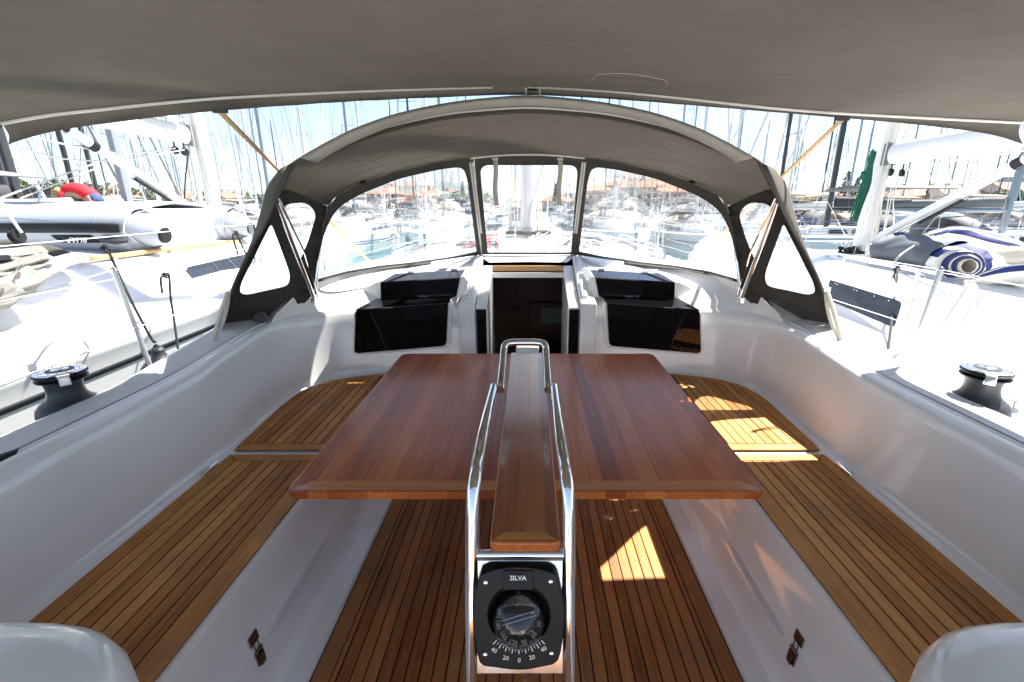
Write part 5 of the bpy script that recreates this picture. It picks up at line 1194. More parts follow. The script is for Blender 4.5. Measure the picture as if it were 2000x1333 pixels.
# open rolled end facing us
ec = at(1878, 520, d=4.05); fx = Vector((1, -.15, 0)).normalized(); fz = Vector((0, .1, 1)).normalized()
def ringpts(rx, rz, off, n=36, dx=0): return [ec + fx * (rx * math.cos(a) + dx) * .86 + fz * rz * .84 * math.sin(a) + Vector((0, off, 0)) for a in [2 * math.pi * k / n for k in range(n)]]
for nm, (ra, rb_), m_ in (('roll_edge', ((.23, .165), (.205, .145)), SAILW), ('navy_band', ((.205, .145), (.155, .125)), NAVY), ('white_band', ((.155, .125), (.138, .112)), SAILW), ('navy_band', ((.138, .112), (.098, .098)), NAVY), ('inner_band', ((.098, .098), (.07, .085)), SAILW)):
    mb = MB(); k_ = {'roll_edge': .05}.get(nm, 0); mb.grid([ringpts(ra[0], ra[0] * .78, .02 + k_), ringpts((ra[0] + ra[1]) / 2, (ra[0] + ra[1]) / 2 * .78, -.02), ringpts(ra[1], ra[1] * .78, .01)], cu=True) if False else mb.grid([ringpts(ra[0], ra[0] * .74, .03 if nm == 'roll_edge' else 0.0, dx=(.23 - ra[0]) * .42), ringpts(rb_[0], rb_[0] * (.8 if rb_[0] > .1 else .95), 0.0, dx=(.23 - rb_[0]) * .42)], cu=True)
    mb.build(nm, m_, sb, solid=.006)
mb = MB(); mb.grid([ringpts(.075, .085, 0, dx=.06), ringpts(.06, .07, .12, dx=.06), ringpts(.03, .03, .2, dx=.06)], cu=True); mb.build('roll_core', mat('core_shadow_canvas', (.28, .25, .2), .9), sb)
mb = MB(); mb.tube(smooth_path([at(1822, 462, d=5.0), at(1790, 478, d=4.85), at(1757, 500, d=4.75), at(1748, 515, d=4.7), at(1752, 522, d=4.6), at(1768, 528, d=4.5)], 5), .010, 6); tag(mb.build('lashing', ROPEW), 'pale rope lashed over the slate grey cover on the right yacht', 'rope')
k4 = at(1753, 523, d=4.3); lashing([at(1727, 600, d=4.0), at(1742, 550, d=4.2), k4, at(1750, 560, d=4.0), at(1740, 640, d=3.5), at(1730, 720, d=3.1)], .010, ROPEK, 'black rope knotted on the wire and hanging across the window of the right yacht', (k4, .03))
k5 = at(1890, 556, d=2.75); lashing([k5, at(1876, 580, d=2.75), at(1830, 650, d=2.75), at(1796, 714, d=2.72), at(1785, 738, d=2.7)], .008, ROPEW, 'white mooring rope tied to our right stanchion foot', (k5, .028))
lashing([at(1900, 552, d=2.75), at(1912, 575, d=2.75), at(1906, 602, d=2.75)], .008, ROPEW, 'short loose tail of the white rope right of the right stanchion')
lashing([at(1896, 556, d=2.75), at(1898, 590, d=2.75), at(1878, 636, d=2.75)], .007, ROPEW, 'longer loose tail of the white rope right of the right stanchion')
k6 = at(1792, 728, d=2.68); lashing([k6, at(1775, 738, d=2.6)], .008, ROPEW, 'knot of white rope at the foot of the right stanchion', (k6, .022))
# second striped cover further back, and one running off the right edge
s3 = lumpr([at(1795, 468, d=6.0), at(1850, 462, d=5.9), at(1905, 468, d=5.6), at(1960, 482, d=5.2), at(2030, 498, d=4.9)], [.05, .16, .17, .13, .08], .75, rot=R(-100)); striped(s3, 'striped_cover', 'striped navy and white canvas cover stowed behind the rolled one on the right yacht')
s4 = lumpr([at(1880, 560, d=4.0), at(1940, 545, d=3.8), at(2005, 532, d=3.6), at(2060, 520, d=3.5)], [.07, .15, .17, .17], .5, rot=R(-110)); striped(s4, 'striped_cover', 'striped navy and white canvas running off the right edge of the view')
mb = MB(); mb.grid(lumpr([at(1935, 503, d=5.2), at(1985, 508, d=5.0), at(2050, 515, d=4.8)], [.12, .16, .16], .9), cu=True); tag(mb.build('sail_bundle', mat('beige_shadow_canvas', (.45, .41, .35), .9), None, sharp=0), 'beige canvas bundle between the striped covers at the right edge', 'canvas')
mb = MB(); mb.tube(smooth_path([at(1645, 515, d=4.9), at(1655, 504, d=4.8), at(1700, 513, d=4.6), at(1790, 531, d=4.1), at(1805, 545, d=4.0)], 5), .009, 8); tag(mb.build('deck_grab_rail', STEEL), 'thin steel grab rail on the cabin top of the right yacht below the grey cover', 'handrail')
hatch = [at(1945, 560, d=3.9), at(2030, 545, d=3.7), at(2050, 600, d=3.2), at(1975, 585, d=3.5)]
mb = MB(); mb.tube(round_poly(hatch, .12, 6), .02, 8, closed=True); tag(mb.build('hatch_frame', WALU), 'pale curved frame of a hood at the right edge above the right winch', 'frame')
for y, zz in ((3.0, .5), (5.5, .53), (7.6, .56)):
    mb = MB(); mb.tube([(NRX - 1.95 if y < 6 else NRX - 1.5, y, zz), (NRX - 1.95 if y < 6 else NRX - 1.5, y, zz + .6)], .0125, 8); mb.build('stanchion', STEELD, nr_)
mb = MB()
for dz in (.6,): mb.tube([(NRX - 1.95, -.5, .5 + dz), (NRX - 1.95, 3, .5 + dz), (NRX - 1.95, 5.5, .53 + dz), (NRX - 1.5, 7.6, .56 + dz)], .002, 5)
mb.build('guard_wire', MATS['white_coated_wire'], nr_)

# ================================================================== PERSON (bending over on the next yacht)
PXX, PYY, PZ = -9.45, 10.1, .8
def person():
    t_ = thing('person', 'person in a red T-shirt and blue shorts bending over beyond the dinghy on the left', 'person', (PXX, PYY, .8))
    B = t_.location; J = {'hip': (0.28, 0, .82), 'waist': (.16, 0, .92), 'chest': (-.12, 0, .96), 'neck': (-.30, 0, .93), 'head': (-.40, 0, .90), 'headt': (-.50, 0, .93),
         'lh': (.28, -.10, .78), 'lk': (.20, -.12, .44), 'la': (.30, -.12, .07), 'lt': (.12, -.13, .03), 'rh': (.28, .10, .78), 'rk': (.20, .12, .44), 'ra': (.30, .12, .07), 'rt': (.12, .13, .03),
         'ls': (-.22, -.19, .90), 'le': (-.24, -.24, .62), 'lw': (-.34, -.20, .40), 'lf': (-.38, -.19, .30), 'rs': (-.22, .19, .90), 're': (-.24, .24, .62), 'rw': (-.34, .20, .40), 'rf': (-.38, .19, .30)}
    RAD = {'hip': .15, 'waist': .14, 'chest': .155, 'neck': .06, 'head': .095, 'headt': .085, 'lh': .10, 'rh': .10, 'lk': .06, 'rk': .06, 'la': .042, 'ra': .042, 'lt': .035, 'rt': .035, 'ls': .07, 'rs': .07, 'le': .045, 're': .045, 'lw': .03, 'rw': .03, 'lf': .035, 'rf': .035}
    E = [('hip', 'waist'), ('waist', 'chest'), ('chest', 'neck'), ('neck', 'head'), ('head', 'headt'), ('hip', 'lh'), ('lh', 'lk'), ('lk', 'la'), ('la', 'lt'), ('hip', 'rh'), ('rh', 'rk'), ('rk', 'ra'), ('ra', 'rt'), ('chest', 'ls'), ('ls', 'le'), ('le', 'lw'), ('lw', 'lf'), ('chest', 'rs'), ('rs', 're'), ('re', 'rw'), ('rw', 'rf')]
    def skin_obj(keys, edges, grow, m, name):
        me = bpy.data.meshes.new(name); idx = {k: i for i, k in enumerate(keys)}
        me.from_pydata([Vector(J[k]) for k in keys], [(idx[a], idx[b_]) for a, b_ in edges], []); o = bpy.data.objects.new(name, me); scn.collection.objects.link(o)
        sk = o.modifiers.new('skin', 'SKIN'); sk.use_smooth_shade = True
        for k in keys: v = me.skin_vertices[0].data[idx[k]]; r_ = RAD[k] + grow; v.radius = (r_, r_); v.use_root = (k == keys[0])
        sb_ = o.modifiers.new('sub', 'SUBSURF'); sb_.levels = 2; sb_.render_levels = 2; me.materials.append(m); o.parent = t_; return o
    bd = skin_obj(list(J), E, 0, SKIN, 'body')
    def PT(a, b_, c_): return Vector((PXX + a, PYY + b_, PZ + c_))
    mb = MB(); mb.tube(smooth_path([PT(.24, 0, .86), PT(.12, 0, .955), PT(-.04, 0, 1.0), PT(-.18, 0, .99), PT(-.28, 0, .955), PT(-.33, 0, .93)], 3), [.16, .17, .18, .185, .19, .195, .198, .2, .2, .195, .185, .17, .15, .12, .1, .085], 16, flat=.82)
    for sx in (-1, 1): mb.tube([PT(-.18, sx * .12, .97), PT(-.22, sx * .20, .90), PT(-.235, sx * .235, .72)], [.09, .085, .075], 10)
    mb.build('shirt', RED, t_, sharp=0, sub=1)
    mb = MB(); mb.tube([PT(.10, 0, .92), PT(.22, 0, .85), PT(.29, 0, .80), PT(.28, 0, .72)], [.13, .155, .155, .13], 14)
    for sx in (-1, 1): mb.tube([PT(.28, sx * .10, .80), PT(.24, sx * .12, .6), PT(.215, sx * .125, .5)], [.12, .10, .09], 10)
    mb.build('shorts', mat('blue_shorts', (.03, .06, .16), .8), t_, sharp=0, sub=1)
    mb = MB(); c_ = Vector((PXX - .45, PYY, PZ + .945)); n_ = 12; mb.ball(c_, .118, 12, sc=(1.15, 1, .95)); rb = random.Random(2)
    for v in mb.v: v += (v - c_).normalized() * rb.uniform(-.01, .018)
    mb.build('hair', HAIR, t_, sharp=0)
    mb = MB()
    for sx in (-1, 1): mb.ball((PXX - .47, PYY + sx * .035, PZ + .83), .014, 6)
    mb.build('eye', mat('eye_dark', (.02, .02, .02), .2), t_)
    mb = MB(); mb.ball((PXX - .49, PYY, PZ + .80), .02, 6, sc=(1.6, .8, .8)); mb.build('nose', SKIN, t_)
    for sx in (-1, 1):
        for k in range(5):
            mb = MB(); y0_ = PYY + sx * (.19 - .02 + k * .011); 
            if k == 4: mb.tube([(PXX - .36, y0_, PZ + .34), (PXX - .33, y0_, PZ + .3), (PXX - .34, y0_, PZ + .27)], [.011, .009, .007], 6)
            else: mb.tube([(PXX - .38, y0_, PZ + .29), (PXX - .40, y0_, PZ + .25), (PXX - .385, y0_, PZ + .215 + .008 * abs(k - 1.5))], [.009, .008, .006], 6)
            mb.build('finger', SKIN, t_)
person()
# ================================================================== MARINA: yachts in the basin
def make_yacht(var):
    """bow at +Y, origin midships on the waterline"""
    L_, BW = var['L'], var['B']; t_ = thing('moored_yacht', 'x', 'sailing yacht'); hl = L_ / 2; fb = 1.15
    def bw(y): f = (y + hl) / L_; return BW / 2 * (.86 + .28 * f if f < .45 else max(.03, 1 - ((f - .45) / .55) ** 2.3)) if f < .45 else BW / 2 * .986 * max(.03, 1 - ((f - .45) / .55) ** 2.3)
    ys = [-hl, -hl * .75, -hl * .4, -.2, hl * .25, hl * .5, hl * .7, hl * .85, hl * .95, hl]
    mb = MB(); rows = []
    for y in ys:
        b_ = bw(y); z = fb + .12 * ((y + hl) / L_) ** 2; rows.append([Vector(p) for p in ((-b_ * .75, y, -.3), (-b_ * .93, y, .15), (-b_, y, z), (-b_ * .97, y, z + .03), (-b_ * .6, y, z + .05), (0, y, z + .09), (b_ * .6, y, z + .05), (b_ * .97, y, z + .03), (b_, y, z), (b_ * .93, y, .15), (b_ * .75, y, -.3))])
    mb.grid(rows); mb.add(rows[0], [tuple(range(11))[::-1]]); mb.build('hull', var['hull'], t_, loc=(0, 0, 0), sharp=40)
    mb = MB(); rows = []
    for y in ys[:-1]: b_ = bw(y); rows.append([Vector((sx * (b_ + .012), y, zz)) for sx in (1,) for zz in (.86, .80)])
    for sx in (1, -1): mb.grid([[Vector((p.x * sx, p.y, p.z)) for p in r] for r in rows])
    mb.build('hull_stripe', var['stripe'], t_, loc=(0, 0, 0))
    mb = MB(); z = fb + .08; cw = BW * .30
    lo = [(-cw, -hl * .18, z), (cw, -hl * .18, z), (cw * .95, hl * .2, z), (cw * .35, hl * .58, z), (-cw * .35, hl * .58, z), (-cw * .95, hl * .2, z)]
    hi = [(x * .86, y - (.2 if y > hl * .4 else 0), zz + (.42 if y < hl * .4 else .2)) for x, y, zz in lo]; mb.hexa(lo, hi); mb.build('coachroof', HULLW, t_, bevel=.05, loc=(0, 0, 0))
    mb = MB()
    for sx in (-1, 1):
        for y0_, y1_ in ((-hl * .1, hl * .03), (hl * .06, hl * .2)): mb.hexa([(sx * (cw * .965 + .015), y0_, z + .1), (sx * (cw * .965 + .015), y1_, z + .1), (sx * cw * .93, y1_, z + .1), (sx * cw * .93, y0_, z + .1)], [(sx * (cw * .90 + .02), y0_ + .05, z + .28), (sx * (cw * .9 + .02), y1_ - .05, z + .28), (sx * cw * .85, y1_ - .05, z + .28), (sx * cw * .85, y0_ + .05, z + .28)])
        mb.hexa([(sx * (BW / 2 * .98), y, .95) for y in (-.6, .1)] + [(sx * (BW / 2 * .98) - sx * .1, y, .95) for y in (.1, -.6)], [(sx * (BW / 2 * .99) + sx * .01, y, 1.05) for y in (-.6, .1)] + [(sx * (BW / 2 * .98) - sx * .1, y, 1.05) for y in (.1, -.6)])
    mb.build('cabin_windows', WGLS, t_, loc=(0, 0, 0))
    H = var['H']; my = hl * .12; mb = MB(); mb.lathe([(.085 * var['mr'], fb), (.08 * var['mr'], H * .8), (.05 * var['mr'], H), (.001, H)], (0, my, 0), Matrix.Diagonal((1, 1.3, 1)), 8); mb.build('mast', var['spar'], t_, loc=(0, 0, 0))
    for zz, w_ in ((H * .38, .95), (H * .62, .8), (H * .82, .6))[:var['spr']]: mb = MB(); mb.tube([(-w_, my - .2, zz + .03), (0, my, zz), (w_, my - .2, zz + .03)], .022, 4); mb.build('spreader', var['spar'], t_, loc=(0, 0, 0))
    mb = MB(); wr_ = .011
    for sx in (-1, 1):
        mb.tube([(sx * BW * .44, my - .3, fb), (sx * .95, my - .2, H * .38), (sx * .8, my - .2, H * .62), (0, my, H * .97)], wr_, 3); mb.tube([(sx * BW * .4, my - .2, fb), (0, my, H * .38)], wr_, 3); mb.tube([(sx * .95, my - .2, H * .38), (0, my, H * .62)], wr_, 3); mb.tube([(sx * BW * .35, -hl, fb), (0, -hl * .5, H * .42), (0, my - .05, H * .98)], wr_, 3)
    mb.build('rigging', WIRE, t_, loc=(0, 0, 0))
    mb = MB(); mb.tube([(0, hl * .96, fb + .25), (0, my + .1, H * .95)], [.06, .035], 6); mb.build('furled_jib', var['jib'], t_, loc=(0, 0, 0))
    zb = fb + var.get('zb', 1.3); bl = -hl * .80
    mb = MB(); mb.tube([(0, my - .1, zb), (0, bl, zb + .05)], .085, 8); mb.build('boom', var['spar'], t_, loc=(0, 0, 0))
    mb = MB(); rows = []
    for i in range(8):
        f = i / 7; y = my - .25 + (bl - my + .4) * f; hh = var['ch'] * (1 - .45 * f); ww = .13 - .03 * f; rows.append([Vector((ww * math.cos(a) * (1 + .1 * math.sin(i * 2 + a)), y, zb + .10 + hh * (.5 + .5 * math.sin(a)) + .02 * math.sin(i * 1.7))) for a in [2 * math.pi * k / 10 for k in range(10)]])
    mb.grid(rows, cu=True); mb.add(rows[0], [tuple(range(10))]); mb.build('sail_cover', var['cover'], t_, loc=(0, 0, 0), sharp=0)
    if var.get('word'):
        for sx in (1, -1):
            M = frame((sx * .15, my - 1.55, zb + .10 + var['ch'] * .42), (0, sx, 0), (0, 0, 1)); text('cover_lettering', 'DUFOUR', .30, M, PW, t_, shear=.2, bold=.008)
    mb = MB(); rows = []
    for i, (y, hw, z0_, z1_) in enumerate(((-hl * .30, cw * 1.1, z + .1, z + .95), (-hl * .18, cw * 1.08, z + .1, z + 1.0), (-hl * .06, cw * .95, z + .3, z + .48))):
        rows.append([Vector((hw * math.cos(a), y, z0_ + (z1_ - z0_) * math.sin(a) ** .6)) for a in [math.pi * k / 10 for k in range(11)]])
    mb.grid(rows); mb.build('spray_hood', var['hood'], t_, loc=(0, 0, 0), solid=.02, sharp=0)
    if var.get('bim'):
        mb = MB(); mb.grid([[(-BW * .4, y, zb + .75), (-BW * .2, y, zb + .86), (0, y, zb + .9), (BW * .2, y, zb + .86), (BW * .4, y, zb + .75)] for y in (-hl * .45, -hl * .65, -hl * .9)]); mb.build('bimini_top', var['hood'], t_, loc=(0, 0, 0), solid=.03)
        for sx in (-1, 1):
            mb = MB(); mb.tube([(sx * BW * .4, -hl * .45, zb + .75), (sx * BW * .42, -hl * .65, fb), (sx * BW * .4, -hl * .9, zb + .75)], .02, 4); mb.build('bimini_tube', STEEL, t_, loc=(0, 0, 0))
    mb = MB()
    for sx in (-1, 1):
        pts = [(sx * bw(y) * .94, y, fb + .7 + .1 * ((y + hl) / L_) ** 2) for y in (-hl * .95, -hl * .5, 0, hl * .5, hl * .9)]; mb.tube(pts, .012, 3); mb.tube([(p[0], p[1], p[2] - .3) for p in pts], .01, 3)
        for p in pts: mb.tube([p, (p[0], p[1], fb)], .015, 4)
    mb.tube([(-.5, hl * .9, fb + .75), (0, hl * 1.0, fb + .8), (.5, hl * .9, fb + .75)], .02, 5)
    mb.build('guard_rail', STEEL, t_, loc=(0, 0, 0))
    for k in range(var.get('fend', 2)):
        mb = MB(); y = -hl * .3 + k * hl * .45; mb.tube([(BW / 2 + .1, y, .95), (BW / 2 + .1, y, .85), (BW / 2 + .1, y, .4), (BW / 2 + .1, y, .32)], [.03, .11, .11, .03], 8); mb.build('fender', NAVY if k else BRUB, t_, loc=(0, 0, 0))
    t_.location = (0, -400, WATER)
    return t_
HN = mat('navy_hull', (.02, .04, .10), .2, coat=.4)
GC_ = mat('grey_cover', (.17, .17, .175), .85); BC_ = mat('black_cover', (.035, .035, .04), .8); WC_ = mat('white_cover', (.7, .7, .68), .8); BLC = mat('blue_cover', (.03, .06, .22), .8); KC_ = mat('khaki_cover', (.35, .31, .25), .85)
BST = mat('blue_stripe', (.03, .06, .2), .4); TURQ = mat('pale_blue_hull', (.45, .58, .66), .25, coat=.3)
def V(**k): d = dict(L=12.5, B=4.0, H=18, hull=HULLW, stripe=BST, spar=GALU, cover=GC_, hood=GC_, jib=WC_, ch=.4, mr=1.2, spr=2, fend=2); d.update(k); return d
PR = [('white yacht, grey sail cover', V(bim=1)), ('white yacht, black mast', V(spar=DALU, cover=BC_, hood=BC_, L=13, H=19, stripe=BPL, ch=.5, spr=3)), ('white yacht, blue sail cover', V(cover=BLC, hood=BLC, L=11, H=15.5, mr=.85, jib=BLC)),
      ('white yacht, white stowed sail', V(cover=WC_, hood=KC_, spar=WALU, L=12, H=17, spr=2, bim=1)), ('pale blue yacht', V(hull=TURQ, cover=KC_, hood=KC_, L=13.5, B=4.2, H=20, spr=3)), ('navy hulled yacht', V(hull=HN, cover=GC_, hood=BLC, L=12, H=16.5, mr=.9)),
      ('lettered yacht, black mast', V(spar=DALU, cover=mat('brown_black_cover', (.06, .055, .055), .8), hood=BC_, L=13, H=19, stripe=BPL, ch=.75, spr=3, word=1, zb=1.75, jib=GC_))]
protos = [make_yacht(v) for _, v in PR]; used = [False] * len(protos)
def cpy_no(o, n_, rot, sc):
    t_ = o if not used[n_] else copy_tree(o); used[n_] = True; t_.rotation_euler = (0, 0, rot); t_.scale = (sc, sc, sc); return t_
ORD = ['first', 'second', 'third', 'fourth', 'fifth', 'sixth', 'seventh', 'eighth', 'ninth', 'tenth', 'eleventh', 'twelfth', 'thirteenth', 'fourteenth', 'fifteenth', 'sixteenth', 'seventeenth', 'eighteenth', 'nineteenth', 'twentieth', 'twenty-first', 'twenty-second', 'twenty-third', 'twenty-fourth', 'twenty-fifth', 'twenty-sixth', 'twenty-seventh', 'twenty-eighth', 'twenty-ninth', 'thirtieth']
rb = random.Random(21)
def place(n_, x, y, rot, sc, label, group):
    t_ = cpy_no(protos[n_], n_, rot, sc); t_.location = (x, y, WATER); tag(t_, label, 'sailing yacht', group); return t_
# lettered yachts lying broadside on the far left
for k, (x, y, rot, n_) in enumerate(((-22.6, 20.0, R(-90), 6), (-24.5, 25.0, R(-90), 1), (-26.5, 28.5, R(-90), 6), (-30.0, 35.0, R(-90), 1))):
    place(n_, x, y, rot, 1.0, '%s, %s nearest of those lying broadside beyond the dinghy' % (PR[n_][0], ORD[k]), 'yachts lying broadside on the left')
place(0, -9.5, 10.6, 0, .92, 'white yacht lying next beyond the left neighbour, under the bending person', 'yachts berthed in our row')
place(1, -14.2, 12.5, 0, 1.0, 'dark masted white yacht, second beyond the left neighbour', 'yachts berthed in our row')
place(0, -19.0, 13.5, 0, .95, 'grey covered white yacht, third beyond the left neighbour', 'yachts berthed in our row')
# broadside rows on the right
for k, (x, y, n_) in enumerate(((17.0, 17.5, 0), (15.0, 22.5, 1), (19.0, 27.0, 3), (29.0, 20.0, 0), (31, 25.5, 2), (17.5, 32, 1), (33, 31.5, 3), (24, 37, 0), (38, 38, 4))):
    place(n_, x, y, R(90 if k % 2 else -90), .95, '%s, %s nearest of those broadside behind right mast' % (PR[n_][0], ORD[k]), 'yachts lying broadside on the right')
# rows across the fairway
def row(y, x0, x1, step, nm, rot0, pool, jitter=.5):
    xs = []; x = x0
    while x < x1: xs.append(x); x += step * rb.uniform(.92, 1.12)
    for k, x in enumerate(xs):
        n_ = rb.choice(pool); side = 'left' if k < len(xs) / 2 else 'right'; o_ = k if side == 'left' else len(xs) - 1 - k
        place(n_, x, y + rb.uniform(-jitter, jitter), rot0 + R(rb.uniform(-2, 2)), rb.uniform(.88, 1.1), '%s, %s from %s end, %s' % (PR[n_][0], ORD[o_], side, nm), 'yachts in ' + nm)
row(27, -14, 13, 4.6, 'nearest row across the fairway', R(180), [0, 4, 3, 5, 4, 1])
row(44, -40, 30, 4.9, 'second row across the fairway', 0, [0, 1, 2, 3, 4, 5, 0, 3])
row(66, -64, 70, 5.6, 'third row across the fairway', R(180), [0, 1, 2, 3, 0, 3, 0])
row(92, -88, 96, 6.5, 'fourth row across the fairway', 0, [0, 1, 2, 3, 5, 3])
row(122, -112, 128, 8.5, 'farthest row by the quay', R(180), [0, 2, 3, 0, 3])
for i, o in enumerate(protos):
    if not used[i]:
        for ch in list(o.children): bpy.data.objects.remove(ch)
        bpy.data.objects.remove(o)
# pontoons
for y, x0, x1 in ((35.5, -44, 46), (55, -66, 74), (79, -90, 98), (107, -112, 130)):
    mb = MB(); mb.box(x0, x1, y - 1.0, y + 1.0, WATER - .1, WATER + .5); structure(mb.build('pontoon', mat('pontoon_boards', (.35, .33, .30), .85, var=.1), bevel=.04))
# ================================================================== HOUSES
def house(x, y, w_, d_, eave, ridge, rot, wallm, label, hip=False, win=4, fl=1):
    t_ = thing('house', label, 'house', (x, y, .1), 'houses along the shore'); t_.rotation_euler = (0, 0, rot); g = 0
    mb = MB(); mb.box(-w_ / 2, w_ / 2, -d_ / 2, d_ / 2, -.2, eave)
    if not hip: mb.prism([(-w_ / 2, -d_ / 2, eave), (-w_ / 2, d_ / 2, eave), (-w_ / 2, 0, ridge - .15)], (w_, 0, 0))
    mb.build('wall', wallm, t_, loc=(0, 0, 0))
    o = .5; mb = MB(); hx = w_ / 2 + o - (d_ * .5 if hip else 0)
    A_, B_, C_, D_ = (-w_ / 2 - o, -d_ / 2 - o, eave - .1), (w_ / 2 + o, -d_ / 2 - o, eave - .1), (w_ / 2 + o, d_ / 2 + o, eave - .1), (-w_ / 2 - o, d_ / 2 + o, eave - .1); E_, F_ = (-hx, 0, ridge), (hx, 0, ridge)
    mb.add([A_, B_, C_, D_, E_, F_], [(0, 1, 5, 4), (2, 3, 4, 5), (1, 2, 5), (3, 0, 4)] if hip else [(0, 1, 5, 4), (2, 3, 4, 5)]); rf = mb.build('roof', TILE, t_, solid=.22, loc=(0, 0, 0))
    mb = MB(); cx_ = w_ * .22; mb.box(cx_ - .45, cx_ + .45, -.4, .4, eave, ridge + .9); mb.box(cx_ - .55, cx_ + .55, -.5, .5, ridge + .9, ridge + 1.05); mb.build('chimney', wallm, rf, loc=(0, 0, 0))
    for f_ in range(fl):
        for k in range(win):
            xx = -w_ / 2 + w_ * (k + .5) / win; zz = .9 + f_ * 2.9
            if zz + 1.4 > eave: continue
            mb = MB(); mb.box(xx - .55, xx + .55, -d_ / 2 - .06, -d_ / 2 + .02, zz, zz + 1.4); mb.build('window', WGLS, t_, loc=(0, 0, 0))
            mb = MB(); mb.box(xx - .62, xx + .62, -d_ / 2 - .09, -d_ / 2 - .0, zz - .08, zz); mb.build('window_sill', WHITE, t_, loc=(0, 0, 0))
W1 = WALLC; W2 = mat('ochre_wall', (.60, .42, .24), .85); W3 = mat('pink_wall', (.62, .40, .34), .85, var=.1); W4 = mat('white_wall', (.75, .73, .70), .8)
hs = [(1592, 172, 20, 4.6, 7.0, W2, 1), (1642, 185, 12, 4.2, 6.2, W1, 1), (1738, 168, 11, 4.6, 7.6, W2, 1), (1790, 178, 16, 5.0, 8.2, W2, 1), (1880, 170, 22, 5.2, 8.2, W4, 0), (1958, 165, 15, 6.0, 9.0, W1, 0), (2030, 165, 14, 5, 8, W4, 1), (1500, 190, 16, 4.5, 7.5, W1, 1),
      (1172, 178, 15, 6.5, 8.5, W3, 0), (1205, 182, 10, 8.6, 11.0, W3, 1), (1236, 176, 13, 7.6, 10.6, W3, 0), (1272, 180, 14, 8.2, 10.8, W3, 1), (1302, 176, 9, 6.2, 8.8, W3, 0), (1356, 178, 12, 7.0, 9.6, W3, 1), (1392, 185, 12, 5.5, 8.0, W3, 0), (1090, 200, 14, 3.2, 5.6, W1, 1),
      (758, 175, 10, 5.4, 8.2, W3, 1), (830, 185, 10, 5.0, 7.6, W3, 1), (860, 190, 13, 4.6, 7.0, W1, 0), 
      (168, 260, 16, 7, 11, W3, 0), (196, 250, 14, 6, 9.5, W1, 1), (222, 265, 18, 8, 11.8, W3, 0), (248, 255, 14, 5, 8.5, W2, 1), (140, 275, 14, 8, 12, W3, 1), (300, 262, 16, 5, 8.6, W1, 0), (345, 255, 14, 5, 8, W3, 1), (452, 250, 15, 5, 8, W3, 1), (400, 258, 15, 5, 8, W1, 0)]
hs.sort(); nL = sum(1 for h in hs if h[0] < 600); nM = sum(1 for h in hs if 600 <= h[0] < 1420)
cl_ = {id(W1): 'beige', id(W2): 'ochre', id(W3): 'pinkish', id(W4): 'white'}
for i, (px, yy, w_, ev, rg, m_, hp) in enumerate(hs):
    x = (px - CX) / FPX * (yy * CS + .5)
    if px < 600: lb = '%s of the red roofed houses on the left shore, counted from the left' % ORD[i]
    elif px < 1420: lb = '%s of the red roofed houses seen through the windscreen, counted from the left' % ORD[i - nL]
    else: lb = '%s of the red roofed houses on the right shore, counted from the left' % ORD[i - nL - nM]
    house(x, yy, w_, 9 + w_ * .1, ev, rg, R(((i * 37) % 23) - 11), m_, cl_[id(m_)] + ' walled, ' + lb, bool(hp), 4, 3)
mb = MB(); xx = (1955 - CX) / FPX * 205 * CS; mb.box(xx - 9, xx + 9, 200, 212, 0, 11.5); mb.box(xx - 6, xx + 7, 202, 210, 11.5, 13); gt = mb.build('flat_roofed_block', mat('grey_building', (.25, .28, .32), .6), None, bevel=.05); tag(gt, 'grey flat roofed building rising behind the tiled roofs at far right', 'building')
# ================================================================== TREES
def crown(mb, c_, rx, rz, n_, rb, sz):
    for k in range(n_):
        while True:
            v = Vector((rb.uniform(-1, 1), rb.uniform(-1, 1), rb.uniform(-1, 1)))
            if v.length < 1 and v.length > .35: break
        p = Vector(c_) + Vector((v.x * rx, v.y * rx, v.z * rz)); a = Vector((rb.uniform(-1, 1), rb.uniform(-1, 1), rb.uniform(-1, 1))).normalized() * sz * rb.uniform(.6, 1.4); b_ = a.orthogonal().normalized() * sz * rb.uniform(.5, 1.0); cc_ = a.cross(b_).normalized() * sz * .5
        mb.add([p - a, p + b_, p + a, p - b_, p + cc_], [(0, 1, 4), (1, 2, 4), (2, 3, 4), (3, 0, 4), (0, 3, 2, 1)])
rb = random.Random(31); mb = MB()
for px in range(-160, 345, 7):
    yy = rb.uniform(235, 290); x = (px - CX) / FPX * yy * CS; h = 15.5 - 6.5 * max(0, (px - 60)) / 280 + rb.uniform(-1.6, 1.6); crown(mb, (x, yy, h * .45), 5.5, h * .55, 60, rb, 1.3)
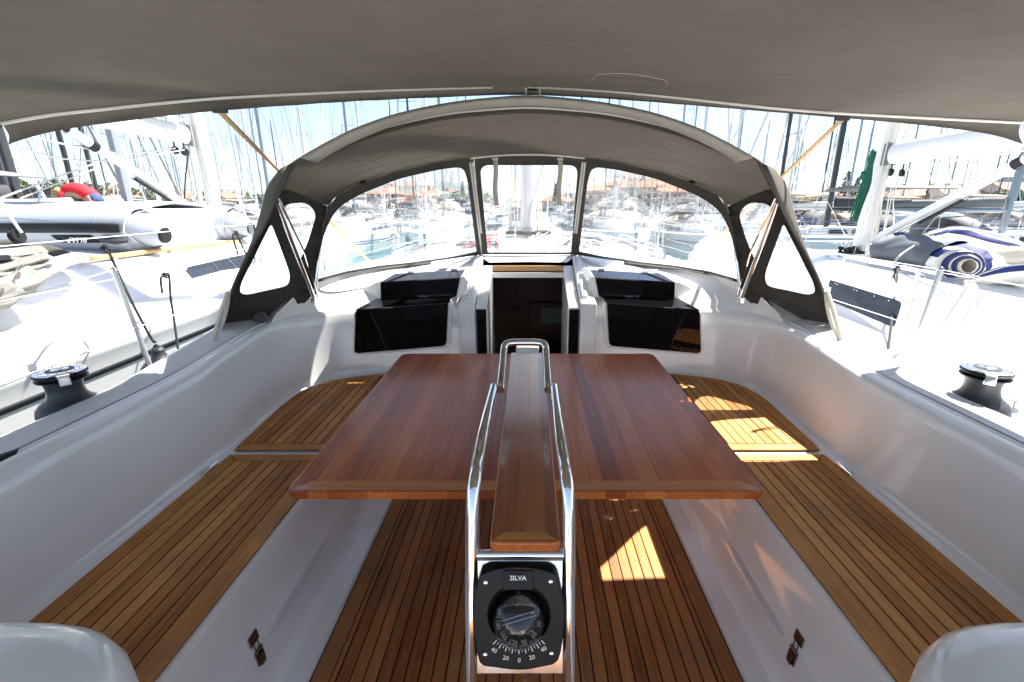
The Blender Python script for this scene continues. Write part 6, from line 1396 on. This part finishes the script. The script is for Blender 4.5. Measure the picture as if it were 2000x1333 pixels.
for px in list(range(345, 760, 9)) + list(range(860, 960, 8)) + list(range(1085, 1180, 9)):
    yy = rb.uniform(225, 300); x = (px - CX) / FPX * yy * CS; h = rb.uniform(6, 9); crown(mb, (x, yy, h * .45), 5, h * .5, 36, rb, 1.2)
o = mb.build('woodland', LEAF); tag(o, 'dark green wooded shore behind the moored yachts on the left', 'woodland', None, 'stuff')
def tree(px, yy, h, rx, conical, lb):
    x = (px - CX) / FPX * yy * CS; t_ = thing('tree', lb, 'tree', (x, yy, .1)); rb = random.Random(px); mb = MB()
    mb.tube([(x, yy, 0), (x + .1, yy, h * .5), (x, yy, h * .85)], [.3, .2, .05], 7)
    for k in range(6): a = k * 1.3; z = h * (.35 + .08 * k); mb.tube([(x, yy, z), (x + rx * .7 * math.cos(a), yy + rx * .7 * math.sin(a), z + rx * .4)], [.1, .03], 5)
    mb.build('trunk', BARK, t_)
    mb = MB()
    if conical:
        for k in range(9): f = k / 8; crown(mb, (x, yy, h * (.25 + .72 * f)), rx * (1 - f * .88), h * .07, 46, rb, .45)
    else:
        for k in range(7): a = k * 2.4; crown(mb, (x + rx * .5 * math.cos(a), yy + rx * .5 * math.sin(a), h * (.6 + .05 * (k % 4))), rx * .6, h * .2, 90, rb, .5)
    mb.build('crown', mat('tree_leaves_%d' % (1 if conical else 2), (.035, .06, .03) if conical else (.08, .12, .035), .8, var=.4, vscale=.5), t_)
tree(1646, 150, 11.5, 3.6, True, 'dark conifer rising above the roofs left of the right mast')
tree(1667, 155, 10.0, 3.2, True, 'smaller dark conifer right beside the taller one by the right mast')
tree(1965, 118, 5.6, 4.2, False, 'round bright green palm-like tree before the houses at the right edge')
tree(1690, 140, 5.5, 3.5, False, 'low green tree just right of the conifers behind the right mast')
tree(885, 150, 6.0, 4.5, False, 'round green tree seen through the left windscreen panel')
tree(905, 152, 8.5, 1.2, True, 'slim dark cypress right of the round tree in the left windscreen panel')
tree(1085, 160, 8.0, 1.3, True, 'slim dark cypress right of our mast in the middle window')
tree(1230, 150, 5.0, 4.0, False, 'low green tree before the large pinkish buildings in the right windscreen panel')
bpy.context.view_layer.update()
